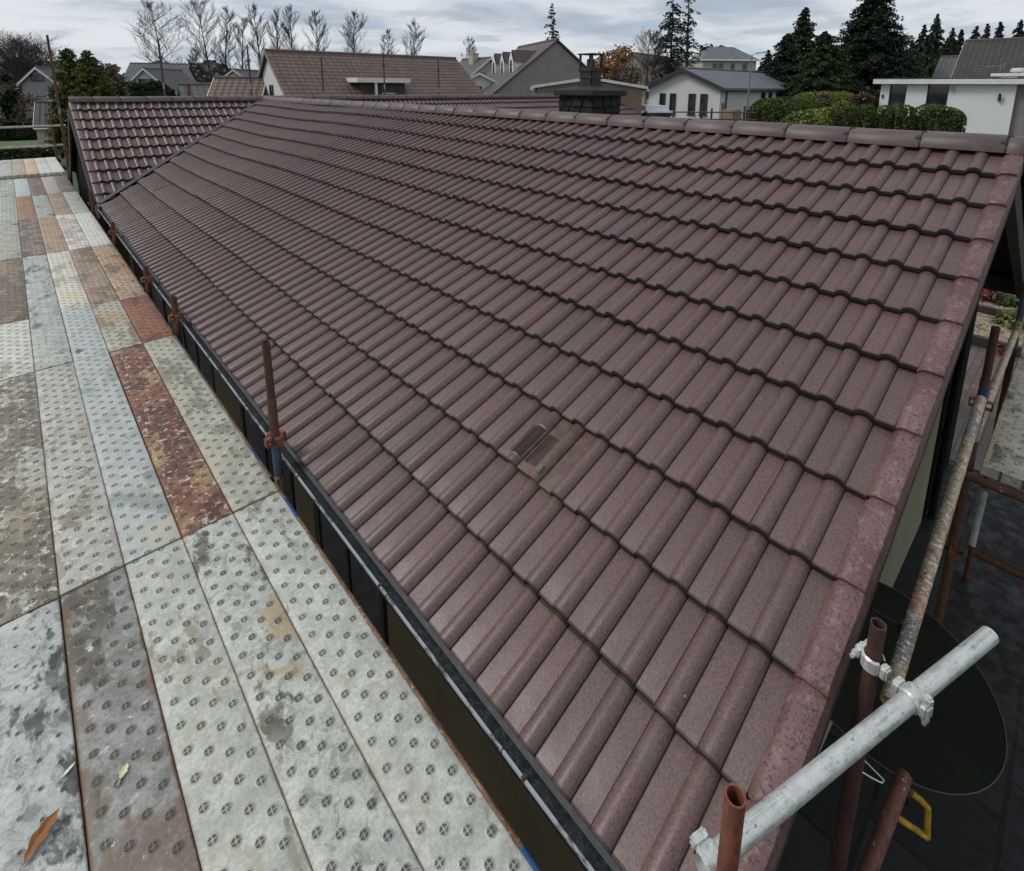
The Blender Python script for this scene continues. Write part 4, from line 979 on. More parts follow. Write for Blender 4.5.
def leafy(px, py_top, d, wpx, mat, label, seed, group=None, n=2600, zlow=.15, lobes=9, name='tree', cat='tree', sparse=0., flatb=.0):
    T = at(px, py_top, d); x, y = T[0], T[1]; zb = base_z(x, y); h = T[2]-zb; rad = wpx*d/FL/2; R = rng(seed)
    e = empty(name, (x, y, zb), label, cat, group)
    mb = trunk_mesh(T, h*.75, max(.05, h*.022), seed=seed); Cs = []
    for k in range(lobes):
        a = R.uniform(0, 6.28); f = R.uniform(zlow+.12, .86); rr = rad*.62*math.sqrt(max(.05, 1-((f-.5)/.55)**2))*R.uniform(.3, 1)
        c = np.array([math.cos(a)*rr, math.sin(a)*rr, f*h]); lr = rad*R.uniform(.30, .52)
        m = int(n*2.2)//lobes; D = R.normal(size=(m, 3)); D /= np.linalg.norm(D, axis=1, keepdims=True); q = lr*R.uniform(.35, 1, (m, 1))**.6*(1+.3*R.normal(size=(m, 1))*.6)
        Cs.append(c+D*q*np.array([1, 1, .85]))
        mb.tube((0, 0, h*f*.45), tuple(c), .03+h*.006, .012, n=4, caps=False)
        for _ in range(5):
            dd = R.normal(size=3); dd[2] = abs(dd[2]); dd /= np.linalg.norm(dd); mb.tube(tuple(c), tuple(c+dd*lr*1.15), .018, .006, n=3, caps=False)
    C = np.concatenate(Cs); C[:, 2] = np.maximum(C[:, 2], h*.03)
    if sparse: C = C[R.random(len(C)) > sparse]
    C[:, 2] = np.minimum(C[:, 2], h*1.02)
    U, W = quads_from(R, C, max(.04, .0019*d)); m2 = MB(); m2.quads(C, U, W)
    o = m2.build('crown', mat); o.parent = e; o = mb.build('trunk', bark); o.parent = e
    return e
def bare(px, py_top, d, wpx, label, seed, group='bare winter trees on the skyline', upward=.8, twig=(.060, .050, .042), fork=.22, stems=1, dens=1., name='bare_tree'):
    T = at(px, py_top, d); x, y = T[0], T[1]; zb = base_z(x, y); h = T[2]-zb; rad = wpx*d/FL/2; R = random.Random(seed)
    e = empty(name, (x, y, zb), label, 'tree', group); trunk = MB(); cr = MB()
    tw = max(.006, .00017*d)
    def grow(p, d_, L, r, depth, mb):
        seg = 3; q = Vector(p); dd = Vector(d_)
        for i in range(seg):
            dd = (dd+Vector((R.gauss(0, .10), R.gauss(0, .10), .05*upward))).normalized(); n_ = q+dd*L/seg
            mb.tube(q, n_, max(tw, r*(1-.25*i)), max(tw*.8, r*(1-.25*(i+1))), n=3 if depth > 1 else 5, caps=False); q = n_
            if depth < 4:
                for _ in range(2 if depth < 3 else 3):
                    if R.random() < .9*dens:
                        a = R.uniform(0, 6.28); side = Vector((math.cos(a), math.sin(a), R.uniform(-.1, .5))); nd = (dd*upward+side*.62).normalized()
                        grow(q, nd, L*R.uniform(.42, .66), r*.42, depth+1, cr)
    for s in range(stems):
        lean = Vector((R.gauss(0, .12), R.gauss(0, .12), 1)) if stems > 1 else Vector((R.gauss(0, .02), R.gauss(0, .02), 1))
        q = Vector((R.gauss(0, .3) if stems > 1 else 0, R.gauss(0, .3) if stems > 1 else 0, 0)); r0 = max(.06, h*.014); N = 11; dd = lean.normalized()
        for i in range(N):
            dd = (dd+Vector((R.gauss(0, .03), R.gauss(0, .03), .05))).normalized(); n_ = q+dd*h/N
            trunk.tube(q, n_, r0*(1-i/(N+1)), r0*(1-(i+1)/(N+1)), n=6, caps=False); q = n_; f = (i+1)/N
            if f > fork:
                for _ in range(4):
                    a = R.uniform(0, 6.28); k = math.sin(math.pi*min(1, (f-fork*.6)/(1.06-fork*.6)))**.6
                    nd = Vector((math.cos(a), math.sin(a), upward*1.15)).normalized()
                    grow(q, nd, rad*1.05*max(.30, k)*R.uniform(.75, 1.2), r0*.42*(1-f*.6), 2, cr)
    m = mat_plain('winter_twigs', twig, .9, 0, .2, 2.)
    trunk.build('trunk', m).parent = e; cr.build('branches', m).parent = e
    return e
def hedge(pts, w, h, zb, mat, label, seed, group=None, dens=260, leafsz=.06, name='hedge', cat='hedge', round_=.3, bulge=0.):
    """clipped hedge following pts: noisy rounded core and a skin of leaf cards"""
    R = rng(seed); mb = MB(); pts = [Vector(p) for p in pts]; Cs = []; Ns = []
    core = MB(); 
    for a, b in zip(pts[:-1], pts[1:]):
        a = Vector((a.x, a.y, zb)); b = Vector((b.x, b.y, zb)); L = (b-a).length; d = (b-a)/L; n = Vector((-d.y, d.x, 0))
        N = int(dens*(L*(w+2*h)+w*h*2)); u = R.uniform(-.02, 1.02, N)*L; prm = R.uniform(0, 2*h+w, N)
        yy = np.where(prm < h, -w/2, np.where(prm < h+w, prm-h-w/2, w/2)); zz = np.where(prm < h, prm, np.where(prm < h+w, h, 2*h+w-prm))
        k = R.random(N) < (w*h*2)/(L*(w+2*h)+2*w*h)*1.1
        u = np.where(k, np.where(R.random(N) < .5, 0, L), u); yy = np.where(k, R.uniform(-w/2, w/2, N), yy); zz = np.where(k, R.uniform(0, h, N), zz)
        # round the edges
        rr = min(w, h)*round_; ex = np.maximum(0, np.abs(yy)-(w/2-rr)); ez = np.maximum(0, zz-(h-rr)); q = np.sqrt(ex**2+ez**2)
        s = np.where(q > rr, rr/np.maximum(q, 1e-6), 1); yy = np.sign(yy)*(np.minimum(np.abs(yy), w/2-rr)+ex*s); zz = np.minimum(zz, h-rr)+ez*s
        eu = np.maximum(0, rr-np.minimum(u, L-u)); f = 1-.5*(eu/rr)**2*.7; yy = yy*f; zz = zz-.35*rr*(eu/rr)**2*np.clip((zz-(h-rr*2))/(rr*2), 0, 1)
        amp = 1+.06*np.sin(u*2.3+seed)+.05*np.sin(u*5.1+zz*3)+bulge*np.sin(np.pi*np.clip(u/L, 0, 1))
        yy = yy*amp; zz = zz*(1+.03*np.sin(u*3.1))
        C = np.stack([a.x+d.x*u+n.x*yy, a.y+d.y*u+n.y*yy, zb+zz], 1)+R.normal(size=(N, 3))*.4*leafsz
        Cs.append(C)
        rr2 = .16
        core.bbox((0, -w/2+rr2*.5, 0), (L, w/2-rr2*.5, h-rr2*.5), min(w, h)*.22, Matrix(((d.x, n.x, 0, a.x), (d.y, n.y, 0, a.y), (0, 0, 1, zb), (0, 0, 0, 1))))
    C = np.concatenate(Cs); U, W = quads_from(R, C, leafsz); mb.quads(C, U, W)
    ctr = ((pts[0]+pts[-1])/2); e = empty(name, (ctr.x, ctr.y, zb), label, cat, group)
    o = mb.build('foliage', mat); o.parent = e; o.location = -Vector(e.location)
    o = core.build('inner_twigs', mat_dark('hedge_interior', (.012, .016, .008), .9)); o.parent = e; o.location = -Vector(e.location)
    return e
# plants in the gravel bed (seen past the gable)
def bushlet(px, py, d_z, r, mat, label, seed, n=260):
    d = at(px, py, 1)-CAM; P = CAM+d*((-4.16-CAM[2])/d[2]); R = rng(seed); D = R.normal(size=(n, 3)); D /= np.linalg.norm(D, axis=1, keepdims=True); D[:, 2] = np.abs(D[:, 2])
    C = D*r*R.uniform(.4, 1, (n, 1)); U, W = quads_from(R, C, .05); mb = MB(); mb.quads(C, U, W)
    o = mb.build('garden_plant', mat); o.location = P; return tag(o, label, 'plant', 'small plants in the gravel bed')
mred = mat_leaf('red_heather', (.13, .035, .035), (.22, .09, .07)); mgrn = mat_leaf('pale_green_plant', (.08, .10, .03), (.20, .20, .07)); mdg = mat_leaf('dark_green_plant', (.03, .05, .015), (.07, .09, .03))
bushlet(992, 300, 0, .34, mred, 'low red plant near the gable corner in the gravel bed', 1); bushlet(1006, 304, 0, .26, mdg, 'low dark green plant beside the red one', 2)
bushlet(1013, 325, 0, .32, mgrn, 'yellow-green tufted plant in the gravel bed at the right edge', 3); bushlet(985, 290, 0, .30, mdg, 'dark green plant farthest back beside the gable', 4)
bushlet(1003, 352, 0, .12, mred, 'small reddish plant nearest the paved drive', 5); bushlet(1001, 296, 0, .22, mgrn, 'pale green plant behind the red one', 6)

# ------------------------------------------------------------------ neighbouring houses
def V3(p): return Vector(tuple(map(float, p)))
def gable_house(name, label, A, B, half, ze, zg, wall, roof, trim, oh=.25, eoh=.25, wins=(), halfb=None, group='neighbouring houses', extras=None, chim=(), barge=.16):
    """A,B ridge ends (points), half = half depth; front is to the right-hand side going A->B"""
    A = V3(A); B = V3(B); B.z = A.z; d = (B-A); L = d.length; d /= L; n = Vector((d.y, -d.x, 0)); zr = A.z
    hb = halfb or half; e = empty(name, (A.x, A.y, zg), label, 'house', group); off = Vector((A.x, A.y, zg))
    def P(u, v, z): q = A+d*u+n*v; return Vector((q.x, q.y, z))-off
    mb = MB()
    F = [P(0, half, zg), P(L, half, zg), P(L, half, ze), P(0, half, ze), P(0, -hb, zg), P(L, -hb, zg), P(L, -hb, ze), P(0, -hb, ze), P(0, 0, zr-.06), P(L, 0, zr-.06)]
    mb.add(F, [(0, 1, 2, 3), (5, 4, 7, 6), (4, 0, 3, 8, 7), (1, 5, 6, 9, 2)])
    o = mb.build('wall', wall); o.parent = e
    sl = (zr-ze)/half; slb = (zr-ze)/hb; rf = MB(); uv = []
    th = .12
    for hv, sgn, s_ in ((half, 1, sl), (hb, -1, slb)):
        v1 = hv+eoh; Ls = math.hypot(v1, s_*v1)
        q = [P(-oh, 0, zr), P(L+oh, 0, zr), P(L+oh, sgn*v1, zr-s_*v1), P(-oh, sgn*v1, zr-s_*v1)]
        q2 = [p+Vector((0, 0, .10)) for p in q]
        k = len(rf.v); rf.add(q2+q, [(0, 1, 2, 3), (7, 6, 5, 4), (0, 4, 5, 1), (1, 5, 6, 2), (2, 6, 7, 3), (3, 7, 4, 0)])
        uv += [(0, 0), (L+2*oh, 0), (L+2*oh, Ls), (0, Ls)]*2
    o = rf.build('roof', roof, uv=uv); o.parent = e
    rd = MB(); rd.tube(P(-oh, 0, zr+.09), P(L+oh, 0, zr+.09), .10, n=8); r_ = rd.build('ridge', mat_ridge()); r_.parent = o
    if trim:
        tb = MB()
        for u0 in (-oh, L+oh):
            for hv, sgn, s_ in ((half, 1, sl), (hb, -1, slb)):
                v1 = hv+eoh; a = P(u0, 0, zr+.105); b = P(u0, sgn*v1, zr-s_*v1+.105); w = d*(.03 if u0 > 0 else -.03); h = Vector((0, 0, barge))
                tb.add([a, b, b-h, a-h, a+w, b+w, b-h+w, a-h+w], [(0, 1, 2, 3), (7, 6, 5, 4), (0, 4, 5, 1), (3, 2, 6, 7), (1, 5, 6, 2), (0, 3, 7, 4)])
        for sgn, hv, s_ in ((1, half, sl), (-1, hb, slb)):
            v1 = hv+eoh; a = P(-oh, sgn*(v1+.01), zr-s_*v1-.04); b = P(L+oh, sgn*(v1+.01), zr-s_*v1-.04); tb.tube(a, b, .06, n=6)
        o = tb.build('barge_boards', trim); o.parent = e
    for w_ in wins:
        face, u0, u1, z0, z1 = w_[:5]; kind = w_[5] if len(w_) > 5 else 'window'
        if face == 'f': Q = lambda u, z, k: P(u, half+k, z)
        elif face == 'b': Q = lambda u, z, k: P(u, -hb-k, z)
        elif face == 'A': Q = lambda u, z, k: P(-k, u, z)
        else: Q = lambda u, z, k: P(L+k, u, z)
        def panel(mb, u0, u1, z0, z1, k0, k1):
            c = [Q(u0, z0, k0), Q(u1, z0, k0), Q(u1, z1, k0), Q(u0, z1, k0), Q(u0, z0, k1), Q(u1, z0, k1), Q(u1, z1, k1), Q(u0, z1, k1)]
            mb.add(c, [(0, 1, 2, 3), (7, 6, 5, 4), (0, 4, 5, 1), (1, 5, 6, 2), (2, 6, 7, 3), (3, 7, 4, 0)])
        fr = MB(); t_ = .07
        panel(fr, u0, u1, z0, z0+t_, .005, .06); panel(fr, u0, u1, z1-t_, z1, .005, .06); panel(fr, u0, u0+t_, z0+t_, z1-t_, .005, .06); panel(fr, u1-t_, u1, z0+t_, z1-t_, .005, .06)
        if u1-u0 > 1.1: panel(fr, (u0+u1)/2-.03, (u0+u1)/2+.03, z0+t_, z1-t_, .005, .05)
        panel(fr, u0-.05, u1+.05, z0-.06, z0-.003, .004, .10)
        wo = fr.build(kind, w_[6] if len(w_) > 6 else (trim or mat_plain('white_frame', (.65, .65, .62)))); wo.parent = e
        g = MB(); panel(g, u0+t_*.9, u1-t_*.9, z0+t_*.9, z1-t_*.9, .006, .02); go = g.build('pane', mat_glass()); go.parent = wo
    for (u, v, w, h_) in chim:
        zc = zr-abs(v)*sl; c = MB(); 
        q = P(u, v, zc); c.bbox((q.x-w/2, q.y-w/2, q.z-.5), (q.x+w/2, q.y+w/2, q.z+h_), .02); c.bbox((q.x-w/2-.05, q.y-w/2-.05, q.z+h_), (q.x+w/2+.05, q.y+w/2+.05, q.z+h_+.09), .02)
        for k in (-.15, .15): c.tube((q.x+k, q.y, q.z+h_+.05), (q.x+k, q.y, q.z+h_+.35), .09, .075, n=8)
        c.build('chimney', wall).parent = e
    return e, P
white = mat_render_wall('white_render', (.62, .62, .60), .12); grey = mat_render_wall('grey_harling', (.22, .205, .185), .35); creamw = mat_render_wall('pale_cream_render', (.45, .42, .34), .2)
wtrim = mat_plain('white_paint', (.66, .66, .63), .5, 0, .1, 3.); dtrim = mat_dark('charcoal_trim', (.025, .025, .028), .5)
r_brown = mat_roof_far('brown_rolltile', (.105, .064, .047), (.155, .102, .075), .30, .30, .30, .22); r_grey = mat_roof_far('grey_tile', (.065, .062, .062), (.10, .095, .095)); r_slate = mat_roof_far('slate', (.085, .095, .105), (.14, .155, .165), .28, .35, .10, .6)
r_dark = mat_roof_far('dark_tile', (.032, .026, .026), (.055, .047, .045), .32, .30, .3, .3); r_purple = mat_roof_far('purple_tile', (.075, .055, .058), (.12, .09, .09))

# A: brown roof with dormer right behind the cross wing
RH = Vector((RT[0], RT[1], 0)).normalized(); FH = Vector((FW[0], FW[1], 0)).normalized()
def run(A, th, L): q = RH*math.cos(RAD(th))*L+FH*math.sin(RAD(th))*L; return A+np.array(q)
A = at(268, 52.5, 26); Bq = run(A, 38, 10.2)
eA, PA = gable_house('house', 'house with broad weathered brown tiled roof, small-windowed white gable and a flat-roofed dormer', A, Bq, 4.6, -1.2, -4.2, white, r_brown, mat_plain('mossy_verge', (.22, .20, .13), .7), oh=.15, eoh=.3,
    wins=(('A', -.15, .45, -.20, .35, 'window', dtrim),))
dA = (V3(Bq)-V3(A)); LA_ = Vector((dA.x, dA.y, 0)).length
zA = A[2]
# dormer on its front slope: local frame u along ridge, v toward front
def local_box(P, mb, u0, u1, v0, v1, z0, z1):
    c = [P(u0, v0, z0), P(u1, v0, z0), P(u1, v1, z0), P(u0, v1, z0), P(u0, v0, z1), P(u1, v0, z1), P(u1, v1, z1), P(u0, v1, z1)]
    return mb.add(c, [(0, 3, 2, 1), (4, 5, 6, 7), (0, 1, 5, 4), (1, 2, 6, 5), (2, 3, 7, 6), (3, 0, 4, 7)])
u0, u1 = LA_*.33, LA_*.55
dm = MB(); local_box(PA, dm, u0, u1, 1.6, 3.0, -.6, .50); do = dm.build('dormer', mat_plain('red_brown_hanging_tile', (.055, .028, .024), .6, 0, .4, 9.)); do.parent = eA
m = MB(); local_box(PA, m, u0-.35, u1+.12, 1.5, 3.4, .503, .72); m.build('dormer_roof', wtrim).parent = do
m = MB(); local_box(PA, m, u0+.55, u0+.65, 3.22, 3.34, -.6, .50); m.build('dormer_post', wtrim).parent = do
m = MB(); local_box(PA, m, u0+.95, u1-.1, 3.002, 3.03, -.4, .32); m.build('window', dtrim).parent = do
m = MB(); local_box(PA, m, u0+1.0, u0+1.7, 3.033, 3.04, -.4, .02); m.build('pane', mat_plain('net_curtain', (.42, .44, .46), .4)).parent = do

# small brown-roofed building left of it (light verge)
A = at(219, 79.5, 27); Bq = at(262, 80, 27.5)
gable_house('house', 'low building with mossy brown tiled roof and pale verge, left of the white gable', A, Bq, 3.2, A[2]-1.9, -4.2, white, r_brown, wtrim, oh=.2)
A = at(180, 86, 30); Bq = at(216, 86, 31)
gable_house('house', 'low grey-tiled outbuilding roof peeping over the cross wing ridge', A, Bq, 2.6, A[2]-1.6, -4.2, grey, r_grey, None, oh=.1)
m = MB(); q = at(189, 92, 28.5); m.tube((q[0], q[1], -2.5), (q[0], q[1], q[2]+.35), .09, n=10); m.tube((q[0], q[1], q[2]+.35), (q[0], q[1], q[2]+.40), .13, n=10)
tag(m.build('vent_pipe', mat_plain('terracotta', (.12, .05, .04))), 'small dark flue pipe in front of the low grey roof', 'flue')
# gable house behind (222-245)
A = at(234, 70.5, 48); V = V3(A); Bq = A+(FW*1.0)*8; Bq[2] = A[2]
gable_house('house', 'pale gabled house with two tiny upper windows behind the mossy brown roof', Bq, A, 2.1, A[2]-1.5, -3.6, creamw, r_grey, wtrim, oh=.2, wins=(('B', -.5, -.05, A[2]-1.1, A[2]-.6), ('B', .15, .6, A[2]-1.1, A[2]-.6)))
# C: 125-190
A = at(132, 64, 62); Bq = at(188, 65, 64)
gable_house('house', 'wide house with a dark roof and pale walls behind the dark hedge', A, Bq, 4.2, A[2]-2.1, -3.2, mat_render_wall('beige_render', (.36, .35, .32), .2), r_grey, None, oh=.2, wins=(('f', 4.0, 6.2, A[2]-3.6, A[2]-2.7), ('f', 7.6, 9.2, A[2]-3.6, A[2]-2.7)))
A = at(144.5, 69, 56); Bq = A+FW*6; Bq[2] = A[2]
gable_house('house', 'white gable with two dark upper windows in front of the wide dark roof', Bq, A, 2.6, A[2]-2.2, -3.4, mat_render_wall('light_grey_render', (.42, .44, .46), .15), r_grey, wtrim, oh=.25, barge=.22, wins=(('B', -.75, -.25, A[2]-1.75, A[2]-1.0, 'window', dtrim), ('B', -.1, .8, A[2]-1.8, A[2]-1.0, 'window', dtrim)))
# B: 22-60
A = at(40, 62.5, 62); Bq = at(68, 63, 63)
gable_house('house', 'dark-roofed house partly hidden by the yellow-green conifers at left', A, Bq, 4, A[2]-2.2, -3.6, grey, r_grey, None)
A = at(37, 68, 55); Bq = A+FW*7; Bq[2] = A[2]
gable_house('house', 'grey two-storey gabled house with a white bargeboard behind bare shrubs at far left', Bq, A, 1.9, A[2]-1.5, -3.9, mat_render_wall('blue_grey_render', (.26, .27, .29), .25), r_grey, wtrim, oh=.25, barge=.25, wins=(('B', -.5, .3, A[2]-1.25, A[2]-.65, 'window', dtrim), ('B', .45, .8, A[2]-1.25, A[2]-.65, 'window', dtrim), ('B', -1.5, -.6, A[2]-3.2, A[2]-2.4)))
# F garage below
A = at(37, 103.5, 38); Bq = run(A, 36, 7)
eF, PF = gable_house('house', 'cream cottage with a dark tiled roof and a bright skylight beyond the hedge at left', A, Bq, 2.7, A[2]-1.45, -4.2, creamw, r_dark, wtrim, oh=.1, eoh=.2, barge=.12, wins=(('f', .9, 1.6, -3.7, -2.55, 'window', mat_plain('wood_frame', (.2, .12, .06))),))
m = MB(); zr = A[2]; m.add([PF(1.55, 1.25, zr-.56), PF(2.15, 1.25, zr-.56), PF(2.15, 1.85, zr-.88), PF(1.55, 1.85, zr-.88)], [(0, 1, 2, 3)]); m.build('skylight', mat_plain('bright_skylight', (.75, .78, .80), .15)).parent = eF
# D: harled gable with three dormers
A = at(557, 41.5, 34); Bd = at(519, 48.5, 41)
eD, PD = gable_house('house', 'large grey harled gable house with three white dormers', Bd, A, 5.4, A[2]-4.25, -3.9, mat_render_wall('harled_grey', (.27, .245, .215), .3), r_purple, mat_dark('dark_verge', (.04, .035, .035)), oh=.12, halfb=5.4, barge=.12)
LD = (Vector((A[0], A[1], 0))-Vector((Bd[0], Bd[1], 0))).length; zD = A[2]
for k in range(3):
    u = LD*(.26+.27*k); m = MB(); v1 = 2.55; zb_ = zD-v1*4.25/5.4
    local_box(PD, m, u-.45, u+.45, 1.2, v1, zb_-.1, zb_+.80)
    m.add([PD(u-.5, v1+.01, zb_+.80), PD(u+.5, v1+.01, zb_+.80), PD(u, v1+.01, zb_+1.45), PD(u-.5, 1.2, zb_+.80), PD(u+.5, 1.2, zb_+.80), PD(u, 1.2, zb_+1.45)], [(0, 1, 2), (5, 4, 3)])
    do = m.build('dormer', wtrim); do.parent = eD
    m = MB(); m.add([PD(u-.56, v1-.05, zb_+.76), PD(u, v1-.05, zb_+1.52), PD(u, .6, zb_+1.52), PD(u-.56, .9, zb_+.76), PD(u+.56, v1-.05, zb_+.76), PD(u+.56, .9, zb_+.76)], [(0, 1, 2, 3), (1, 4, 5, 2)]); m.build('dormer_roof', mat_plain('dormer_purple', (.08, .05, .05))).parent = do
    m = MB(); local_box(PD, m, u-.2, u+.2, v1+.012, v1+.03, zb_+.12, zb_+.72); m.tube(PD(u, v1+.012, zb_+.72), PD(u, v1+.03, zb_+.72), .2, n=16); m.build('window', mat_glass()).parent = do
m = MB(); local_box(PD, m, -.2, LD, 5.66, 5.74, zD-4.55, zD-4.38); m.build('eaves_trim', wtrim).parent = eD
# left lower group (462-497)
A = at(489, 60, 44); Bq = at(464, 60.5, 47)
gable_house('house', 'house with grey roofs and a white chimney left of the dormered house', Bq, A, 3.6, A[2]-2.6, -3.9, creamw, r_grey, wtrim, chim=((2.2, .4, .6, .7),), wins=(('f', 1.0, 2.0, A[2]-3.6, A[2]-2.9),))
A = at(480, 74, 36); Bq = A+FW*4; Bq[2] = A[2]
gable_house('house', 'small white porch-like gable with one window beside the large brown roof', Bq, A, 1.0, A[2]-.5, -3.9, white, r_grey, wtrim, wins=(('B', -.1, .45, A[2]-1.6, A[2]-.8, 'window', dtrim),))
def quad_prism(mb, pts, z0, z1):
    n = len(pts); V = [(p[0], p[1], z0) for p in pts]+[(p[0], p[1], z1) for p in pts]
    mb.add(V, [tuple(range(n))[::-1], tuple(range(n, 2*n))]+[(i, (i+1) % n, n+(i+1) % n, n+i) for i in range(n)])
# shallow-gabled garage behind the chimney
A = at(590, 79.5, 22); Bq = A+np.array(FH)*7
gable_house('garage', 'shallow-gabled tan garage with long white bargeboards behind the black chimney', Bq, A, 2.15, A[2]-.33, -4.2, mat_render_wall('tan_wall', (.21, .165, .115), .3), mat_plain('grey_roof_felt', (.30, .31, .32), .5), wtrim, oh=.1, eoh=.2, barge=.11)
# parked white car sliver behind the roof
# green-grey gabled houses 628-660
A = at(633, 53.5, 60); Bq = A+(RT*.55+FW*.8)*10; Bq[2] = A[2]
gable_house('house', 'cream-gabled house with a dark green-brown roof behind the orange tree', Bq, A, 3.8, A[2]-3.3, -3.5, mat_render_wall('olive_cream', (.36, .33, .25), .25), r_grey, dtrim, wins=(('B', .6, 1.2, A[2]-3.6, A[2]-2.8),))
A = at(648, 57, 66); Bq = at(672, 60, 70)
gable_house('house', 'far dark-roofed house left of the tall pines', A, Bq, 3.4, A[2]-2.4, -3.5, creamw, r_grey, wtrim)
# white bungalow S
A = at(684.5, 69.5, 36); Bq = at(772, 72, 46)
zA = A[2]; zg = -2.9
eS, PS = gable_house('bungalow', 'white bungalow with charcoal barge boards, slate roof and four tall narrow windows', A, Bq, 2.65, zA-1.12, zg, white, r_slate, dtrim, oh=.35, eoh=.4, barge=.26, group='neighbouring houses',
    wins=(('A', -1.75, -1.3, -1.35, .0, 'window', dtrim), ('A', -.95, -.5, -1.35, .0, 'window', dtrim), ('A', .45, .95, -1.35, .0, 'window', dtrim), ('A', 1.3, 1.8, -1.35, .0, 'window', dtrim),
          ('f', 6.3, 6.9, -1.2, .1, 'window', dtrim), ('f', 7.6, 8.1, -1.2, .1, 'window', dtrim), ('f', 9.0, 10.4, -1.2, .1, 'window', dtrim)))
m = MB(); m.path([PS(1.0, 2.75, .35), PS(.8, 2.70, .1), PS(.8, 2.70, zg+.1)], .05, 8); m.build('downpipe', dtrim).parent = eS
# hip house behind (703-760)
def hip_house(name, label, cx0, wpx, d, pyr, pye, zg, wall, roofm, depth=7., ridge=.35, group='neighbouring houses'):
    C0 = V3(at(cx0, pyr, d)); zr = C0.z; ze = V3(at(cx0, pye, d)).z; w = wpx*d/FL/2
    r = V3(RT); r.z = 0; r.normalize(); f = V3(FW); f.z = 0; f.normalize(); e = empty(name, (C0.x, C0.y, zg), label, 'house', group); off = V3(e.location)
    def Q(a, b, z): p = C0+r*a+f*b; return Vector((p.x, p.y, z))-off
    m = MB(); D = depth
    o = .4
    V = [Q(-w-o, -o, ze), Q(w+o, -o, ze), Q(w+o, D+o, ze), Q(-w-o, D+o, ze), Q(-w*ridge, D/2, zr), Q(w*ridge, D/2, zr)]
    m.add(V, [(0, 1, 5, 4), (1, 2, 5), (2, 3, 4, 5), (3, 0, 4), (3, 2, 1, 0)]); uv = [(p.x, p.z*2) for p in V]; m.build('roof', roofm, uv=uv).parent = e
    m = MB(); quad_prism(m, [Q(-w, 0, 0), Q(w, 0, 0), Q(w, D, 0), Q(-w, D, 0)], 0, ze-.02-zg); m.build('wall', wall).parent = e
    for a, b in ((-.62, -.45), (-.40, -.23), (.05, .2), (.5, .66)):
        m = MB(); c = [Q(a*w, -.04, ze-1.5), Q(b*w, -.04, ze-1.5), Q(b*w, -.04, ze-.4), Q(a*w, -.04, ze-.4)]; m.add(c, [(0, 1, 2, 3)]); m.build('window', mat_glass()).parent = e
    m = MB(); m.tube(Q(-w-o, -o, ze-.05), Q(w+o, -o, ze-.05), .09, n=6); m.build('gutter', wtrim).parent = e
    return e
hip_house('house', 'cream two-storey house with pale grey hipped roof between the pines and dark conifers', 731, 54, 72, 45, 60, -2.3, creamw, r_slate, ridge=.45)
# white flat-roofed house E at right
D0 = 30.; a0, a1 = V3(at(882, 81, D0)), V3(at(1018, 81, 26.2)); zf = (V3(at(882, 80.5, D0))).z
eE = empty('house', (a0.x, a0.y, -2.6), 'white flat-roofed house with two tall dark window slots behind the clipped hedge at right', 'house', 'neighbouring houses')
dE = (a1-a0); dE.z = 0; LE = dE.length; dE.normalize(); nE = Vector((dE.y, -dE.x, 0)); 
if (V3(CAM)-a0).dot(nE) < 0: nE = -nE
offE = V3(eE.location)
def PE(u, v, z): q = a0+dE*u+nE*v; return Vector((q.x, q.y, z))-offE
zgE = -3.0
ws = [(0, .15), ]
f_ = lambda px: (px-882)/(1018-882)*LE
m = MB()
spans = [(0, f_(892)), (f_(911), f_(933)), (f_(955), LE)]
for a, b in spans: local_box(PE, m, a, b, -.3, 0, zgE, zf-.19)
local_box(PE, m, f_(892), f_(911), -.3, -.001, zgE, -1.35); local_box(PE, m, f_(933), f_(955), -.3, -.001, zgE, -1.35)
local_box(PE, m, LE-.3, LE, -6, -.301, zgE, zf-.19); local_box(PE, m, 0, .3, -6, -.301, zgE, zf-.19)
m.build('wall', mat_render_wall('bright_white_render', (.70, .70, .69), .08)).parent = eE
for a, b in ((f_(892), f_(911)), (f_(933), f_(955))):
    m = MB(); local_box(PE, m, a, b, -.28, -.24, -1.35, zf-.19); w = m.build('window', mat_glass()); w.parent = eE
    m = MB()
    for c in (a, b-.05): local_box(PE, m, c, c+.05, -.235, -.18, -1.35, zf-.19)
    m.build('window_frame', dtrim).parent = w
    m = MB()
    for k in range(7): local_box(PE, m, a+.1+k*.065, a+.13+k*.065, -.239, -.236, -1.2, -.35)
    m.build('curtain', mat_plain('olive_curtain', (.14, .14, .06), .8)).parent = w
m = MB(); local_box(PE, m, -.35, LE+3, -6.3, .35, zf-.185, zf+.06); m.build('fascia', wtrim).parent = eE
m = MB(); local_box(PE, m, -.30, LE+3, -6.2, .30, zf+.062, zf+.13); m.build('roof', mat_dark('flat_roof_felt', (.03, .03, .032), .7)).parent = eE
m = MB(); m.bbox((-.08, -.06, -.14), (.08, .06, .14), .01, Matrix.Translation(PE(f_(959), .05, zf-.40))); m.build('alarm_box', mat_plain('grey_box', (.35, .35, .35))).parent = eE
m = MB(); local_box(PE, m, f_(885)-.03, f_(885)+.05, .0, .06, zf-.95, zf-.75); m.build('wall_light', dtrim).parent = eE; m = MB(); local_box(PE, m, f_(1003), f_(1003)+.12, .0, .14, zf-1.0, zf-.82)
m.tube(PE(f_(1003)+.06, .14, zf-.85), PE(f_(1003)+.06, .18, zf-.65), .06, n=10); m.build('wall_lamp', dtrim).parent = eE
m = MB(); local_box(PE, m, LE+.001, LE+.6, -4, -.2, zgE, zf-.19); m.build('side_wall', grey).parent = eE
